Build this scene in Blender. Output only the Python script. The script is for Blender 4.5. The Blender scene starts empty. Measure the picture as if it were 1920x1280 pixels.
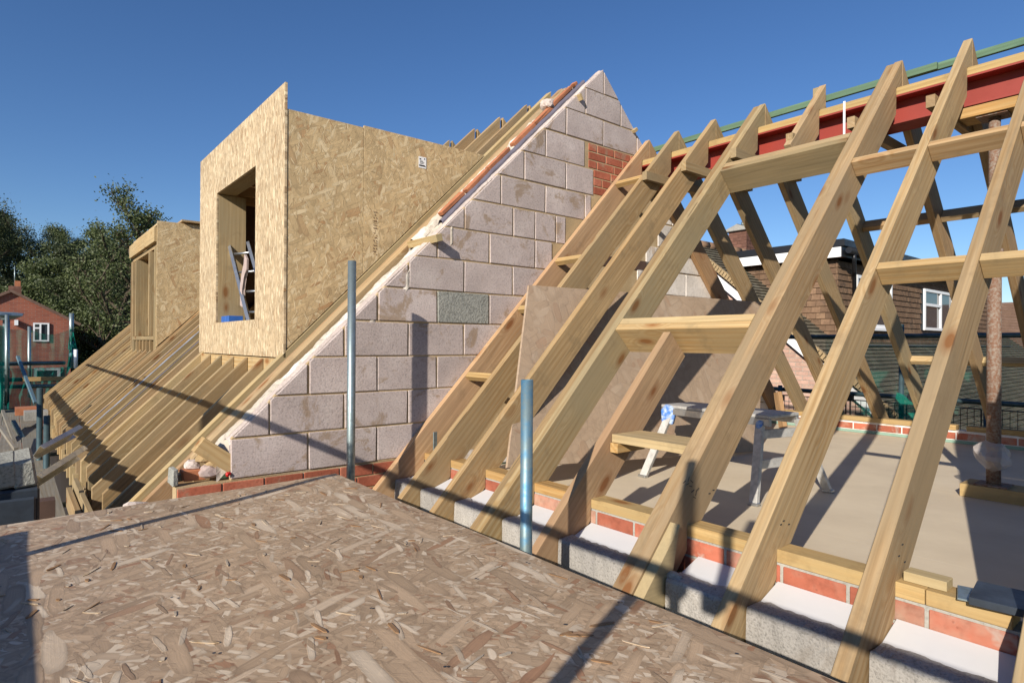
import bpy, bmesh, math, random
from mathutils import Vector, Matrix, noise
random.seed(7)
rnd = random.Random(11)
sc = bpy.context.scene
COL = sc.collection
# ------------------------------------------------------------------ camera
CAM = Vector((3.5841, -1.3692, 0.7635)); FPX = 1142.0
RX = Vector((0.634, 0.773, 0.006)).normalized()
RZ = Vector((-0.773, 0.634, 0.003)); RZ = (RZ - RX * RZ.dot(RX)).normalized()   # forward
RY = RZ.cross(RX)                                                                # down
cd = bpy.data.cameras.new('camera'); co = bpy.data.objects.new('camera', cd); COL.objects.link(co)
cd.sensor_width = 36; cd.lens = 36 * FPX / 1920; cd.clip_start = .05; cd.clip_end = 900
co.matrix_world = Matrix(((RX.x, -RY.x, -RZ.x, CAM.x), (RX.y, -RY.y, -RZ.y, CAM.y), (RX.z, -RY.z, -RZ.z, CAM.z), (0, 0, 0, 1)))
sc.camera = co
# ------------------------------------------------------------------ light
SUN = Vector((-.88, 2.1, -1.05))            # direction the light travels
w = bpy.data.worlds.new('World'); sc.world = w; w.use_nodes = True
nt = w.node_tree; nt.nodes.clear()
sky = nt.nodes.new('ShaderNodeTexSky'); sky.sky_type = 'NISHITA'; sky.sun_disc = False
sky.sun_elevation = math.asin(-SUN.normalized().z)
sky.sun_rotation = math.atan2(-SUN.x, -SUN.y)
sky.altitude = 500; sky.air_density = 1.0; sky.dust_density = .3; sky.ozone_density = 4.0
bg = nt.nodes.new('ShaderNodeBackground'); bg.inputs[1].default_value = .085
ow = nt.nodes.new('ShaderNodeOutputWorld')
hs = nt.nodes.new('ShaderNodeHueSaturation'); hs.inputs['Saturation'].default_value = 1.14; hs.inputs['Hue'].default_value = .507; nt.links.new(sky.outputs[0], hs.inputs['Color']); nt.links.new(hs.outputs[0], bg.inputs[0]); nt.links.new(bg.outputs[0], ow.inputs[0])
sl = bpy.data.lights.new('sun', 'SUN'); sl.energy = 4.9; sl.angle = math.radians(.53); sl.color = (1, .92, .81)
so = bpy.data.objects.new('sun', sl); COL.objects.link(so)
so.rotation_euler = SUN.to_track_quat('-Z', 'Y').to_euler(); so.location = (4, -8, 6)
sc.view_settings.view_transform = 'Standard'; sc.view_settings.look = 'None'
sc.view_settings.exposure = .48; sc.view_settings.gamma = 1
sc.cycles.max_bounces = 6; sc.cycles.transparent_max_bounces = 12

# ------------------------------------------------------------------ geometry helpers
def ray(u, v): return RX * ((u - 960) / FPX) + RY * ((v - 640) / FPX) + RZ
def onX(u, v, x): r = ray(u, v); return CAM + r * ((x - CAM.x) / r.x)
def onY(u, v, y): r = ray(u, v); return CAM + r * ((y - CAM.y) / r.y)
def onZ(u, v, z): r = ray(u, v); return CAM + r * ((z - CAM.z) / r.z)
def frame(o, ex, ey):
    ex = Vector(ex).normalized(); ey = Vector(ey); ey = (ey - ex * ey.dot(ex)).normalized(); ez = ex.cross(ey); o = Vector(o)
    return Matrix(((ex.x, ey.x, ez.x, o.x), (ex.y, ey.y, ez.y, o.y), (ex.z, ey.z, ez.z, o.z), (0, 0, 0, 1)))
I4 = Matrix.Identity(4)
def link(name, me, mat, parent, mw=I4):
    o = bpy.data.objects.new(name, me); COL.objects.link(o)
    if mat is not None and not me.materials: me.materials.append(mat)
    if parent is not None:
        o.parent = parent; p = parent; pm = p['_m'] if '_m' in p else None
        o.matrix_parent_inverse = MW[parent.name].inverted()
    o.matrix_basis = mw; MW[o.name] = mw.copy()
    return o
MW = {}
def tag(o, label=None, cat=None, group=None, kind=None):
    if label: o['label'] = label
    if cat: o['category'] = cat
    if group: o['group'] = group
    if kind: o['kind'] = kind
    return o
def thing(name, label, cat, loc=(0, 0, 0), group=None):
    o = bpy.data.objects.new(name, None); COL.objects.link(o); o.empty_display_size = .1
    o.matrix_basis = Matrix.Translation(Vector(loc)); MW[o.name] = o.matrix_basis.copy()
    return tag(o, label, cat, group)
def bm_mesh(bm, name='m', smooth=False):
    bmesh.ops.recalc_face_normals(bm, faces=bm.faces)
    me = bpy.data.meshes.new(name); bm.to_mesh(me); bm.free()
    if smooth:
        for p in me.polygons: p.use_smooth = True
    return me
def prism_bm(bm, pts, z0, z1, M=I4):
    a = [bm.verts.new(M @ Vector((p[0], p[1], z0))) for p in pts]; b = [bm.verts.new(M @ Vector((p[0], p[1], z1))) for p in pts]
    bm.faces.new(a[::-1]); bm.faces.new(b)
    for i in range(len(pts)): j = (i + 1) % len(pts); bm.faces.new((a[i], a[j], b[j], b[i]))
def area(p): return .5 * sum(p[i][0] * p[(i + 1) % len(p)][1] - p[(i + 1) % len(p)][0] * p[i][1] for i in range(len(p)))
def prism(name, pts, fr, z0, z1, mat, parent=None, bev=.0015, jit=0):
    bm = bmesh.new()
    if area(pts) < 0: pts = pts[::-1]
    prism_bm(bm, pts, z0, z1)
    if jit:
        for v in bm.verts: v.co += Vector((rnd.uniform(-jit, jit), rnd.uniform(-jit, jit), rnd.uniform(-jit, jit)))
    if bev: bmesh.ops.bevel(bm, geom=bm.edges[:], offset=bev, segments=1, affect='EDGES', clamp_overlap=True)
    return link(name, bm_mesh(bm, name), mat, parent, fr)
def box(name, lo, hi, mat, parent=None, bev=.0015, jit=0):
    """world axis box; local x = longest axis"""
    lo = Vector(lo); hi = Vector(hi); d = hi - lo; c = (lo + hi) / 2
    ax = max(range(3), key=lambda i: d[i])
    e = [Vector((1, 0, 0)), Vector((0, 1, 0)), Vector((0, 0, 1))]
    ex = e[ax]; ey = e[(ax + 1) % 3]; fr = frame(c, ex, ey)
    a, b, g = d[ax] / 2, d[(ax + 1) % 3] / 2, d[(ax + 2) % 3] / 2
    return prism(name, [(-a, -b), (a, -b), (a, b), (-a, b)], fr, -g, g, mat, parent, bev, jit)
def beam(name, p0, p1, w, h, mat, parent=None, up=(0, 0, 1), bev=.0015):
    """w across, h along up; centred on the line p0-p1"""
    p0 = Vector(p0); p1 = Vector(p1); L = (p1 - p0).length
    fr = frame(p0, p1 - p0, up)
    return prism(name, [(0, -h / 2), (L, -h / 2), (L, h / 2), (0, h / 2)], fr, -w / 2, w / 2, mat, parent, bev)
def tube_bm(bm, pts, r, seg=12, cap=True):
    pts = [Vector(p) for p in pts]; rings = []
    for i, p in enumerate(pts):
        d = (pts[min(i + 1, len(pts) - 1)] - pts[max(i - 1, 0)]).normalized()
        a = d.cross(Vector((0, 0, 1)));
        if a.length < .1: a = d.cross(Vector((0, 1, 0)))
        a.normalize(); b = d.cross(a); rr = r[i] if isinstance(r, (list, tuple)) else r
        rings.append([bm.verts.new(p + (a * math.cos(t) + b * math.sin(t)) * rr) for t in [2 * math.pi * k / seg for k in range(seg)]])
    for i in range(len(rings) - 1):
        for k in range(seg):
            f = bm.faces.new((rings[i][k], rings[i][(k + 1) % seg], rings[i + 1][(k + 1) % seg], rings[i + 1][k])); f.smooth = True
    if cap: bm.faces.new(rings[0][::-1]); bm.faces.new(rings[-1])
def tube(name, pts, r, mat, parent=None, seg=12, cap=True):
    bm = bmesh.new(); tube_bm(bm, pts, r, seg, cap); me = bpy.data.meshes.new(name)
    bmesh.ops.recalc_face_normals(bm, faces=bm.faces); bm.to_mesh(me); bm.free(); return link(name, me, mat, parent)
def hollow(name, p0, p1, r, mat, parent=None, seg=20):
    """open scaffold tube with wall thickness; local x along its length"""
    p0 = Vector(p0); p1 = Vector(p1); L = (p1 - p0).length; d = (p1 - p0).normalized()
    fr = frame(p0, d, (0, 1, .01) if abs(d.z) > .9 else (0, 0, 1)); bm = bmesh.new(); ri = r * .84
    prof = [(0, ri), (0, r), (L, r), (L, ri), (L - .12, ri)]
    rings = [[bm.verts.new((x, q * math.cos(2 * math.pi * k / seg), q * math.sin(2 * math.pi * k / seg))) for k in range(seg)] for x, q in prof]
    for i in range(len(rings) - 1):
        for k in range(seg):
            f = bm.faces.new((rings[i][k], rings[i][(k + 1) % seg], rings[i + 1][(k + 1) % seg], rings[i + 1][k])); f.smooth = (i == 1)
    bm.faces.new(rings[-1])
    me = bpy.data.meshes.new(name); bmesh.ops.recalc_face_normals(bm, faces=bm.faces); bm.to_mesh(me); bm.free()
    return link(name, me, mat, parent, fr)
def clip(poly, a, b, c):
    """keep a*x+b*y<=c"""
    out = []
    for i in range(len(poly)):
        p, q = poly[i], poly[(i + 1) % len(poly)]; dp = a * p[0] + b * p[1] - c; dq = a * q[0] + b * q[1] - c
        if dp <= 0: out.append(p)
        if (dp < 0 < dq) or (dq < 0 < dp):
            t = dp / (dp - dq); out.append((p[0] + (q[0] - p[0]) * t, p[1] + (q[1] - p[1]) * t))
    return out
def rect(x0, y0, x1, y1): return [(x0, y0), (x1, y0), (x1, y1), (x0, y1)]

# ------------------------------------------------------------------ materials
def new_mat(name):
    m = bpy.data.materials.new(name); m.use_nodes = True; t = m.node_tree; t.nodes.clear()
    o = t.nodes.new('ShaderNodeOutputMaterial'); b = t.nodes.new('ShaderNodeBsdfPrincipled'); t.links.new(b.outputs[0], o.inputs[0])
    return m, t, b
class N:
    def __init__(s, t): s.t = t
    def n(s, ty, **k):
        x = s.t.nodes.new(ty)
        for a, b in k.items(): setattr(x, a, b)
        return x
    def l(s, a, b): s.t.links.new(a, b)
    def coord(s, scale=(1, 1, 1), rot=(0, 0, 0), rnd_=True, kind='Object'):
        tc = s.n('ShaderNodeTexCoord'); out = tc.outputs[kind]
        if rnd_:
            oi = s.n('ShaderNodeObjectInfo'); m = s.n('ShaderNodeMath', operation='MULTIPLY'); m.inputs[1].default_value = 37.3
            s.l(oi.outputs['Random'], m.inputs[0]); a = s.n('ShaderNodeVectorMath', operation='ADD'); s.l(out, a.inputs[0]); s.l(m.outputs[0], a.inputs[1]); out = a.outputs[0]
        mp = s.n('ShaderNodeMapping'); mp.inputs['Scale'].default_value = scale; mp.inputs['Rotation'].default_value = rot
        s.l(out, mp.inputs[0]); return mp.outputs[0]
    def noise(s, vec, scale, detail=3, rough=.55, dist=0):
        x = s.n('ShaderNodeTexNoise'); x.inputs['Scale'].default_value = scale; x.inputs['Detail'].default_value = detail
        x.inputs['Roughness'].default_value = rough; x.inputs['Distortion'].default_value = dist; s.l(vec, x.inputs['Vector']); return x.outputs['Fac']
    def ramp(s, fac, stops, interp='LINEAR'):
        r = s.n('ShaderNodeValToRGB'); r.color_ramp.interpolation = interp; e = r.color_ramp.elements
        while len(e) < len(stops): e.new(.5)
        for i, (p, c) in enumerate(stops):
            e[i].position = p; e[i].color = (c[0], c[1], c[2], 1) if isinstance(c, (tuple, list)) else (c, c, c, 1)
        s.l(fac, r.inputs[0]); return r.outputs[0]
    def mix(s, f, a, b, mode='MIX'):
        x = s.n('ShaderNodeMix', data_type='RGBA', blend_type=mode)
        for v, i in ((f, 0), (a, 6), (b, 7)):
            if isinstance(v, (int, float)): x.inputs[i].default_value = v
            elif isinstance(v, (tuple, list)): x.inputs[i].default_value = (*v[:3], 1)
            else: s.l(v, x.inputs[i])
        return x.outputs[2]
    def math(s, op, a, b=0.):
        x = s.n('ShaderNodeMath', operation=op)
        for v, i in ((a, 0), (b, 1)):
            if isinstance(v, (int, float)): x.inputs[i].default_value = v
            else: s.l(v, x.inputs[i])
        return x.outputs[0]
    def objrand(s): return s.n('ShaderNodeObjectInfo').outputs['Random']
    def bump(s, h, b, strength=.4, dist=.004):
        x = s.n('ShaderNodeBump'); x.inputs['Strength'].default_value = strength; x.inputs['Distance'].default_value = dist
        s.l(h, x.inputs['Height']); s.l(x.outputs[0], b.inputs['Normal'])
def scale_c(c, k): return tuple(x * k for x in c)
def timber(name, c, dark=.62, tint=(1, 1, 1), knots=True, var=.22):
    m, t, b = new_mat(name); g = N(t)
    v = g.coord((1, 1, 1)); vl = g.coord((.9, 14, 14)); vf = g.coord((2.5, 120, 120))
    n1 = g.noise(vl, 1.6, 5, .6, .9); n2 = g.noise(vf, 1, 2, .5); n3 = g.noise(v, 1.4, 3)
    # knots: sparse stretched points, grain bends round them
    vo = g.n('ShaderNodeTexVoronoi'); vo.inputs['Scale'].default_value = 2.6; g.l(g.coord((1.0, 2.5, 2.5)), vo.inputs['Vector'])
    kd = vo.outputs['Distance']
    wv = g.n('ShaderNodeTexWave'); wv.wave_type = 'RINGS'; wv.rings_direction = 'X'; wv.inputs['Scale'].default_value = 13; wv.inputs['Distortion'].default_value = 4.5
    wv.inputs['Detail'].default_value = 3; wv.inputs['Detail Scale'].default_value = .8; wv.inputs['Detail Roughness'].default_value = .6; g.l(g.coord((.16, 1, 1)), wv.inputs['Vector'])
    if knots:
        ph = g.ramp(kd, [(.0, 1), (.35, 0)]); g.l(g.math('MULTIPLY', ph, 22.), wv.inputs['Phase Offset'])
    col = g.ramp(n1, [(.22, scale_c(c, dark * .9)), (.45, scale_c(c, .88)), (.6, c), (.78, scale_c(c, 1.14))])
    gm = g.math('MULTIPLY', wv.outputs['Fac'], g.ramp(g.noise(v, 1.1, 2), [(.35, .15), (.65, .75)]))
    col = g.mix(gm, col, scale_c((c[0] * .84, c[1] * .70, c[2] * .52), .85))
    col = g.mix(.35, col, g.ramp(n2, [(.3, .3), (.7, 1)]), 'MULTIPLY')
    col = g.mix(g.ramp(n3, [(.42, 0), (.62, .7)]), col, (c[0] * .66 * tint[0], c[1] * .70 * tint[1], c[2] * .76 * tint[2]))
    if knots:
        sel = g.n('ShaderNodeSeparateColor'); g.l(vo.outputs['Color'], sel.inputs[0]); on = g.ramp(sel.outputs[0], [(.25, 0), (.27, 1)])
        k = g.math('MULTIPLY', g.ramp(kd, [(.10, .9), (.125, .55), (.16, .35), (.24, 0)]), on)
        col = g.mix(k, col, (c[0] * .42, c[1] * .24, c[2] * .14))
    r = g.objrand(); col = g.mix(1, col, g.ramp(r, [(0, 1 - var), (1, 1 + var * .3)]), 'MULTIPLY')
    r2 = g.math('FRACT', g.math('MULTIPLY', r, 7.13)); col = g.mix(1, col, g.ramp(r2, [(0, (1, .93, .84)), (.5, (1, 1, 1)), (1, (.97, 1, .97))]), 'MULTIPLY')
    st = g.noise(v, 4.5, 5, .7); col = g.mix(g.ramp(st, [(.56, 0), (.68, .5)]), col, scale_c(c, .45))
    sp = g.noise(g.coord((1.2, 30, 30)), 1.3, 1); col = g.mix(g.ramp(sp, [(.78, 0), (.80, .7)]), col, scale_c(c, .22))
    g.l(col, b.inputs['Base Color']); b.inputs['Roughness'].default_value = .78; b.inputs['Specular IOR Level'].default_value = .2
    g.bump(g.math('ADD', n2, g.math('MULTIPLY', n1, .6)), b, .35, .0015)
    return m
def osb(name, pale, mid, red, sx=7., sy=30., ang=0., contrast=1., rough=.65, drop=.45, layers=None, streak=.5):
    """strands in several overlapping layers of stretched cells; object x runs along the sheet"""
    m, t, b = new_mat(name); g = N(t)
    base = g.noise(g.coord((1, 1, 1)), 3, 3)
    col = g.mix(base, scale_c(mid, .85), mid); h = None
    # (angle, size factor, aspect factor, coverage threshold)
    layers = layers or [(0.1, 1.0, 1, 0), (.85, 1.3, .8, drop), (-.7, 1.1, 1.1, drop), (1.35, 1.7, .8, drop + .08), (-.25, .8, 1.3, drop), (.4, .6, 1.0, drop + .12), (-1.1, .75, 1.6, drop + .15), (.15, 1.0, 2.6, .82), (-.45, .9, 3.0, .85), (.6, 1.1, 2.8, .88)]
    tc = g.n('ShaderNodeTexCoord'); oi = g.objrand()
    cx = g.n('ShaderNodeCombineXYZ'); g.l(g.math('MULTIPLY', oi, 13.1), cx.inputs[0]); g.l(g.math('MULTIPLY', oi, 7.7), cx.inputs[1])
    ad = g.n('ShaderNodeVectorMath', operation='ADD'); g.l(tc.outputs['Object'], ad.inputs[0]); g.l(cx.outputs[0], ad.inputs[1])
    nz = g.n('ShaderNodeTexNoise'); nz.inputs['Scale'].default_value = 14; nz.inputs['Detail'].default_value = 2; g.l(ad.outputs[0], nz.inputs['Vector'])
    dv = g.n('ShaderNodeVectorMath', operation='MULTIPLY_ADD'); g.l(nz.outputs['Color'], dv.inputs[0]); dv.inputs[1].default_value = (.013, .013, 0); g.l(ad.outputs[0], dv.inputs[2])
    n = len(layers)
    for i, (a, s, asp, thr) in enumerate(layers):
        mp = g.n('ShaderNodeMapping'); mp.inputs['Rotation'].default_value = (0, 0, ang + a); mp.inputs['Location'].default_value = (i * 3.7, i * 5.1, 0); g.l(dv.outputs[0], mp.inputs[0])
        mp2 = g.n('ShaderNodeMapping'); mp2.inputs['Scale'].default_value = (sx * s, sy * s * asp, .01); g.l(mp.outputs[0], mp2.inputs[0])
        vo = g.n('ShaderNodeTexVoronoi'); vo.distance = 'MINKOWSKI'; vo.inputs['Exponent'].default_value = 3.2; vo.inputs['Scale'].default_value = 1; vo.inputs['Randomness'].default_value = 1; g.l(mp2.outputs[0], vo.inputs['Vector'])
        sp = g.n('ShaderNodeSeparateColor'); g.l(vo.outputs['Color'], sp.inputs[0])
        if asp > 2: c = g.ramp(sp.outputs[0], [(.0, red), (.2, scale_c(mid, .7)), (.42, scale_c(mid, .95)), (.62, pale), (1., scale_c(pale, 1.25))])
        else: c = g.ramp(sp.outputs[0], [(.0, red), (.10, scale_c(mid, .80)), (.45, mid), (.72, scale_c(mid, 1.14)), (.92, pale), (1., scale_c(pale, 1.12))])
        c = g.mix(1 - contrast, c, mid)
        gr = g.n('ShaderNodeMapping'); gr.inputs['Scale'].default_value = (7, 300, 1); g.l(mp.outputs[0], gr.inputs[0])
        c = g.mix(.35, c, g.ramp(g.noise(gr.outputs[0], 1, 1), [(.3, .6), (.7, 1.05)]), 'MULTIPLY')
        d = vo.outputs['Distance']
        lim = .5 if asp <= 2 else .30
        edge = g.ramp(d, [(lim, 1), (lim + .05, 0)]); mask = g.math('MULTIPLY', g.ramp(sp.outputs[1], [(thr, 0), (thr + .01, 1)]), edge) if i else edge
        rim = g.ramp(d, [(lim - .14, 1), (lim, 1 - .45 * contrast)]); c = g.mix(.7, c, rim, 'MULTIPLY')
        col = g.mix(mask, col, c)
        hh = g.math('MULTIPLY', sp.outputs[2], mask); h = hh if h is None else g.math('ADD', g.math('MULTIPLY', h, .8), hh)
    dirt = g.noise(g.coord((1, 1, 1)), 1.7, 5, .6)
    col = g.mix(.5, col, g.ramp(dirt, [(.3, .78), (.65, 1)]), 'MULTIPLY')
    g.l(col, b.inputs['Base Color']); b.inputs['Roughness'].default_value = rough; b.inputs['Specular IOR Level'].default_value = .3
    g.bump(h, b, .6, .0018)
    return m
def stony(name, c, c2=None, sc_=60, pit=.5, var=.1, stain=None, rough=.9, bump=.6, bd=.003):
    m, t, b = new_mat(name); g = N(t); v = g.coord()
    n = g.noise(v, sc_, 3, .6); n2 = g.noise(v, 4, 4, .6); vo = g.n('ShaderNodeTexVoronoi'); vo.inputs['Scale'].default_value = sc_ * 1.6; g.l(v, vo.inputs['Vector'])
    col = g.ramp(n2, [(.3, scale_c(c, .86)), (.5, c), (.7, c2 or scale_c(c, 1.12))])
    col = g.mix(1, col, g.ramp(n, [(.3, 1 - pit * .55), (.5, 1), (.75, 1.08)]), 'MULTIPLY')
    pm = g.ramp(vo.outputs['Distance'], [(.08, 1), (.22, 0)]); sel = g.ramp(g.noise(v, sc_ * .5, 1), [(.5, 0), (.6, 1)])
    col = g.mix(g.math('MULTIPLY', g.math('MULTIPLY', pm, sel), pit), col, scale_c(c, .35))
    if stain:
        s = g.noise(v, 3.1, 5, .7, .6); col = g.mix(g.ramp(s, [(.575, 0), (.64, .6), (.8, .8)]), col, stain)
    col = g.mix(1, col, g.ramp(g.objrand(), [(0, 1 - var), (1, 1 + var)]), 'MULTIPLY')
    g.l(col, b.inputs['Base Color']); b.inputs['Roughness'].default_value = rough; b.inputs['Specular IOR Level'].default_value = .2
    g.bump(n, b, bump, bd); return m
def plain(name, c, rough=.5, metal=0, var=.1, sc_=8, bump=0, c2=None, spec=.4):
    m, t, b = new_mat(name); g = N(t); v = g.coord(); n = g.noise(v, sc_, 5, .6)
    col = g.ramp(n, [(.35, c2 or scale_c(c, 1 - var)), (.6, c), (.8, scale_c(c, 1 + var * .6))])
    g.l(col, b.inputs['Base Color']); b.inputs['Metallic'].default_value = metal; b.inputs['Specular IOR Level'].default_value = spec
    g.l(g.ramp(n, [(.3, min(1, rough + .1)), (.7, max(.05, rough - .08))]), b.inputs['Roughness'])
    if bump: g.bump(n, b, bump, .003)
    return m
M = {}
M['wood'] = timber('sawn_timber', (.48, .335, .185))
M['wood_green'] = timber('treated_timber', (.43, .315, .175), tint=(.97, .98, .97))
M['wood_red'] = timber('reddish_timber', (.52, .345, .195), tint=(1.12, .97, .9))
M['wood_pale'] = timber('fresh_timber', (.56, .415, .22), dark=.8, var=.08)
M['wood_yellow'] = timber('yellow_timber', (.55, .37, .165), dark=.75, var=.08)
M['batten_green'] = timber('green_batten', (.14, .24, .16), dark=.7, knots=False, var=.05)
M['osb_deck'] = osb('osb_deck', (.66, .545, .405), (.455, .325, .21), (.33, .165, .09), sx=8, sy=22, ang=.25, contrast=.8, rough=.5, layers=[(0.1, .8, 1, 0), (.85, 1.0, .8, .45), (-.7, .9, 1.1, .45), (1.35, 1.5, .8, .5), (-.25, .6, 1.1, .6), (.4, .55, 1.5, .72), (-1.1, .8, 1.5, .62), (.2, 2.0, 1.2, .6), (-.5, 2.6, 1.2, .66), (1.0, 1.6, 1.4, .68), (-.9, 3.2, 1., .66), (.9, .6, 2.0, .72), (-.2, .5, 1.9, .74), (.05, .7, 2.4, .76), (-.35, .8, 2.6, .8)])
M['osb_front'] = osb('osb_front', (.72, .59, .39), (.56, .42, .255), (.36, .22, .11), sx=10, sy=44, ang=0, contrast=1.0, layers=[(0, 1, 1, 0), (.16, 1.2, 1, .4), (-.14, 1, 1.2, .45), (.3, .9, 1, .6), (-.3, 1.2, 1.3, .6), (.05, 1.2, 2.6, .6), (-.1, 1.5, 3, .6)])
M['osb_cheek'] = osb('osb_cheek', (.70, .57, .36), (.56, .41, .22), (.40, .20, .085), sx=10.5, sy=34, ang=.0, contrast=.66)
M['osb_old'] = osb('osb_weathered', (.46, .37, .28), (.415, .305, .21), (.34, .17, .09), sx=9, sy=22, ang=.1, contrast=.3, layers=[(.1, 1, 1, 0), (.9, .9, .8, .35), (-.6, .8, 1, .4), (1.3, .7, 1, .5), (.3, .55, 1, .6)])
M['osb_old'].node_tree.nodes
M['block'] = stony('aggregate_block', (.46, .385, .355), (.53, .455, .42), 95, .6, .09, (.25, .165, .085))
M['block_grey'] = stony('grey_block', (.30, .30, .265), None, 70, .9, .05, None, .95, 1, .006)
M['block_conc'] = stony('concrete_block', (.33, .31, .285), (.40, .375, .34), 120, .7, .12, (.24, .21, .18), .95, .9, .004)
M['block_white'] = stony('whitened_block', (.68, .63, .58), (.78, .74, .7), 40, .25, .06, (.42, .28, .16))
M['mortar'] = stony('sand_mortar', (.42, .31, .175), (.50, .39, .25), 130, .4, .05)
M['mortar_grey'] = stony('grey_mortar', (.34, .33, .29), None, 90, .4, .05)
M['brick'] = stony('red_brick', (.35, .105, .06), (.42, .16, .10), 60, .4, .16, (.30, .21, .14))
M['brick_dusty'] = stony('mortar_smeared_brick', (.40, .125, .075), (.40, .25, .18), 26, .4, .22, (.40, .35, .30))
M['brick_pink'] = stony('pink_brick', (.47, .30, .235), (.52, .38, .29), 30, .3, .14)
M['brick_dark'] = stony('brown_brick', (.14, .07, .05), (.19, .10, .075), 30, .3, .2)
M['white'] = plain('white_board', (.56, .56, .56), .6, 0, .06, 3, spec=.3)
M['plaster'] = stony('white_plaster', (.50, .44, .36), (.70, .66, .60), 24, .7, .05, (.55, .40, .27), .9, .8, .008)
M['upvc'] = plain('white_upvc', (.80, .80, .80), .35, 0, .04)
M['galv'] = plain('galvanised_steel', (.34, .41, .41), .42, .75, .25, 35, .15, c2=(.24, .29, .29))
M['galv_paint'] = plain('blue_marked_steel', (.22, .30, .31), .5, .6, .4, 22, .15, c2=(.10, .24, .36))
M['tube_dark'] = plain('dull_scaffold_tube', (.06, .10, .11), .5, .4, .3, 20)
M['alu'] = plain('aluminium', (.55, .57, .58), .35, .9, .2, 30)
M['alu_dusty'] = plain('dusty_aluminium', (.52, .51, .48), .6, .4, .25, 30)
M['steel_red'] = plain('red_oxide_steel', (.26, .034, .022), .55, 0, .12, 5, .05)
M['rust'] = plain('rusty_prop', (.17, .085, .05), .8, .1, .4, 70, .4, c2=(.26, .22, .18))
M['blue'] = plain('blue_plastic', (.03, .12, .42), .45, 0, .2, 20)
M['blue_worn'] = plain('worn_blue_plastic', (.05, .17, .50), .6, 0, .4, 45, .2, c2=(.42, .50, .60))
M['red'] = plain('red_plastic', (.5, .01, .01), .4, 0, .1)
M['black'] = plain('black_plastic', (.014, .015, .018), .4, 0, .2, 10)
M['slate_board'] = plain('dark_slate', (.035, .045, .06), .45, 0, .35, 12, .1)
M['lead'] = plain('lead_flashing', (.18, .20, .22), .5, .3, .2, 10)
M['floor'] = plain('chipboard_floor', (.60, .51, .375), .7, 0, .05, 2.2, .05, c2=(.54, .455, .335), spec=.25)
M['tile'] = stony('hung_clay_tile', (.17, .105, .065), (.22, .14, .085), 25, .4, .3, (.08, .055, .04))
M['roof_tile'] = stony('mossy_roof_tile', (.10, .085, .06), (.14, .13, .09), 25, .5, .25, (.16, .15, .12))
M['roof_brown'] = stony('brown_roof_tile', (.16, .10, .075), (.2, .13, .1), 20, .4, .2)
M['straw'] = stony('verge_mortar', (.36, .26, .14), None, 30, .4, .05)
M['orange'] = plain('terracotta', (.42, .16, .075), .8, 0, .2, 12)
M['dpc'] = plain('grey_dpc', (.13, .12, .15), .5, 0, .1)
M['membrane'] = plain('pale_green_membrane', (.22, .34, .27), .7, 0, .1)
M['foil'] = plain('plastic_sheet', (.27, .28, .31), .5, .0, .3, 14, .5)
M['rag'] = plain('dusty_cloth', (.42, .33, .30), .9, 0, .2, 20, .4)
M['bark'] = stony('bark', (.09, .07, .05), None, 14, .5, .1)
M['cut_block'] = stony('sawn_block_edge', (.50, .42, .375), (.60, .53, .48), 60, .5, .06)
M['plank'] = timber('scaffold_board', (.30, .27, .22), dark=.7, knots=False, var=.15)
M['dark_board'] = plain('dark_ply_and_shade', (.10, .06, .045), .6, 0, .3, 5)  # dark boards; also stands in for the shade inside the dormer
M['concrete'] = stony('concrete', (.33, .32, .29), None, 40, .4, .05)
M['card'] = plain('paper_label', (.75, .75, .74), .6, 0, .02)
M['ink'] = plain('black_ink', (.03, .03, .03), .7, 0, .02)
def mat_glass():
    m, t, b = new_mat('window_glass'); b.inputs['Base Color'].default_value = (.03, .04, .05, 1); b.inputs['Roughness'].default_value = .05; b.inputs['Specular IOR Level'].default_value = .8
    return m
M['glass'] = mat_glass()
def mat_net(name, c, dens):
    m, t, b = new_mat(name); g = N(t); out = [n for n in t.nodes if n.type == 'OUTPUT_MATERIAL'][0]
    tr = g.n('ShaderNodeBsdfTransparent'); mx = g.n('ShaderNodeMixShader'); df = g.n('ShaderNodeBsdfDiffuse'); tl = g.n('ShaderNodeBsdfTranslucent')
    df.inputs[0].default_value = (*c, 1); tl.inputs[0].default_value = (*c, 1); m2 = g.n('ShaderNodeMixShader'); m2.inputs[0].default_value = .45
    g.l(df.outputs[0], m2.inputs[1]); g.l(tl.outputs[0], m2.inputs[2])
    n = g.noise(g.coord((1, 1, .35)), 2.2, 3); g.l(g.ramp(n, [(.3, dens - .12), (.7, dens + .14)]), mx.inputs[0])
    g.l(tr.outputs[0], mx.inputs[1]); g.l(m2.outputs[0], mx.inputs[2]); g.l(mx.outputs[0], out.inputs[0]); t.nodes.remove(b)
    return m
M['net'] = mat_net('green_debris_netting', (.02, .30, .22), .42)
M['net_dense'] = mat_net('folded_green_netting', (.02, .33, .25), .85)
M['net_mid'] = mat_net('hung_green_netting', (.03, .17, .13), .42)
M['net_heavy'] = mat_net('heavy_green_netting', (.008, .12, .10), .78)
M['net_thin'] = mat_net('thin_green_netting', (.02, .20, .15), .26)
def mat_leaf(name, c, c2):
    m, t, b = new_mat(name); g = N(t); out = [n for n in t.nodes if n.type == 'OUTPUT_MATERIAL'][0]
    col = g.ramp(g.noise(g.coord(rnd_=False), .9, 3), [(.35, c), (.65, c2)])
    tl = g.n('ShaderNodeBsdfTranslucent'); g.l(col, tl.inputs[0]); g.l(col, b.inputs['Base Color']); b.inputs['Roughness'].default_value = .6
    mx = g.n('ShaderNodeMixShader'); mx.inputs[0].default_value = .3; g.l(b.outputs[0], mx.inputs[1]); g.l(tl.outputs[0], mx.inputs[2]); g.l(mx.outputs[0], out.inputs[0]); return m
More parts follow.
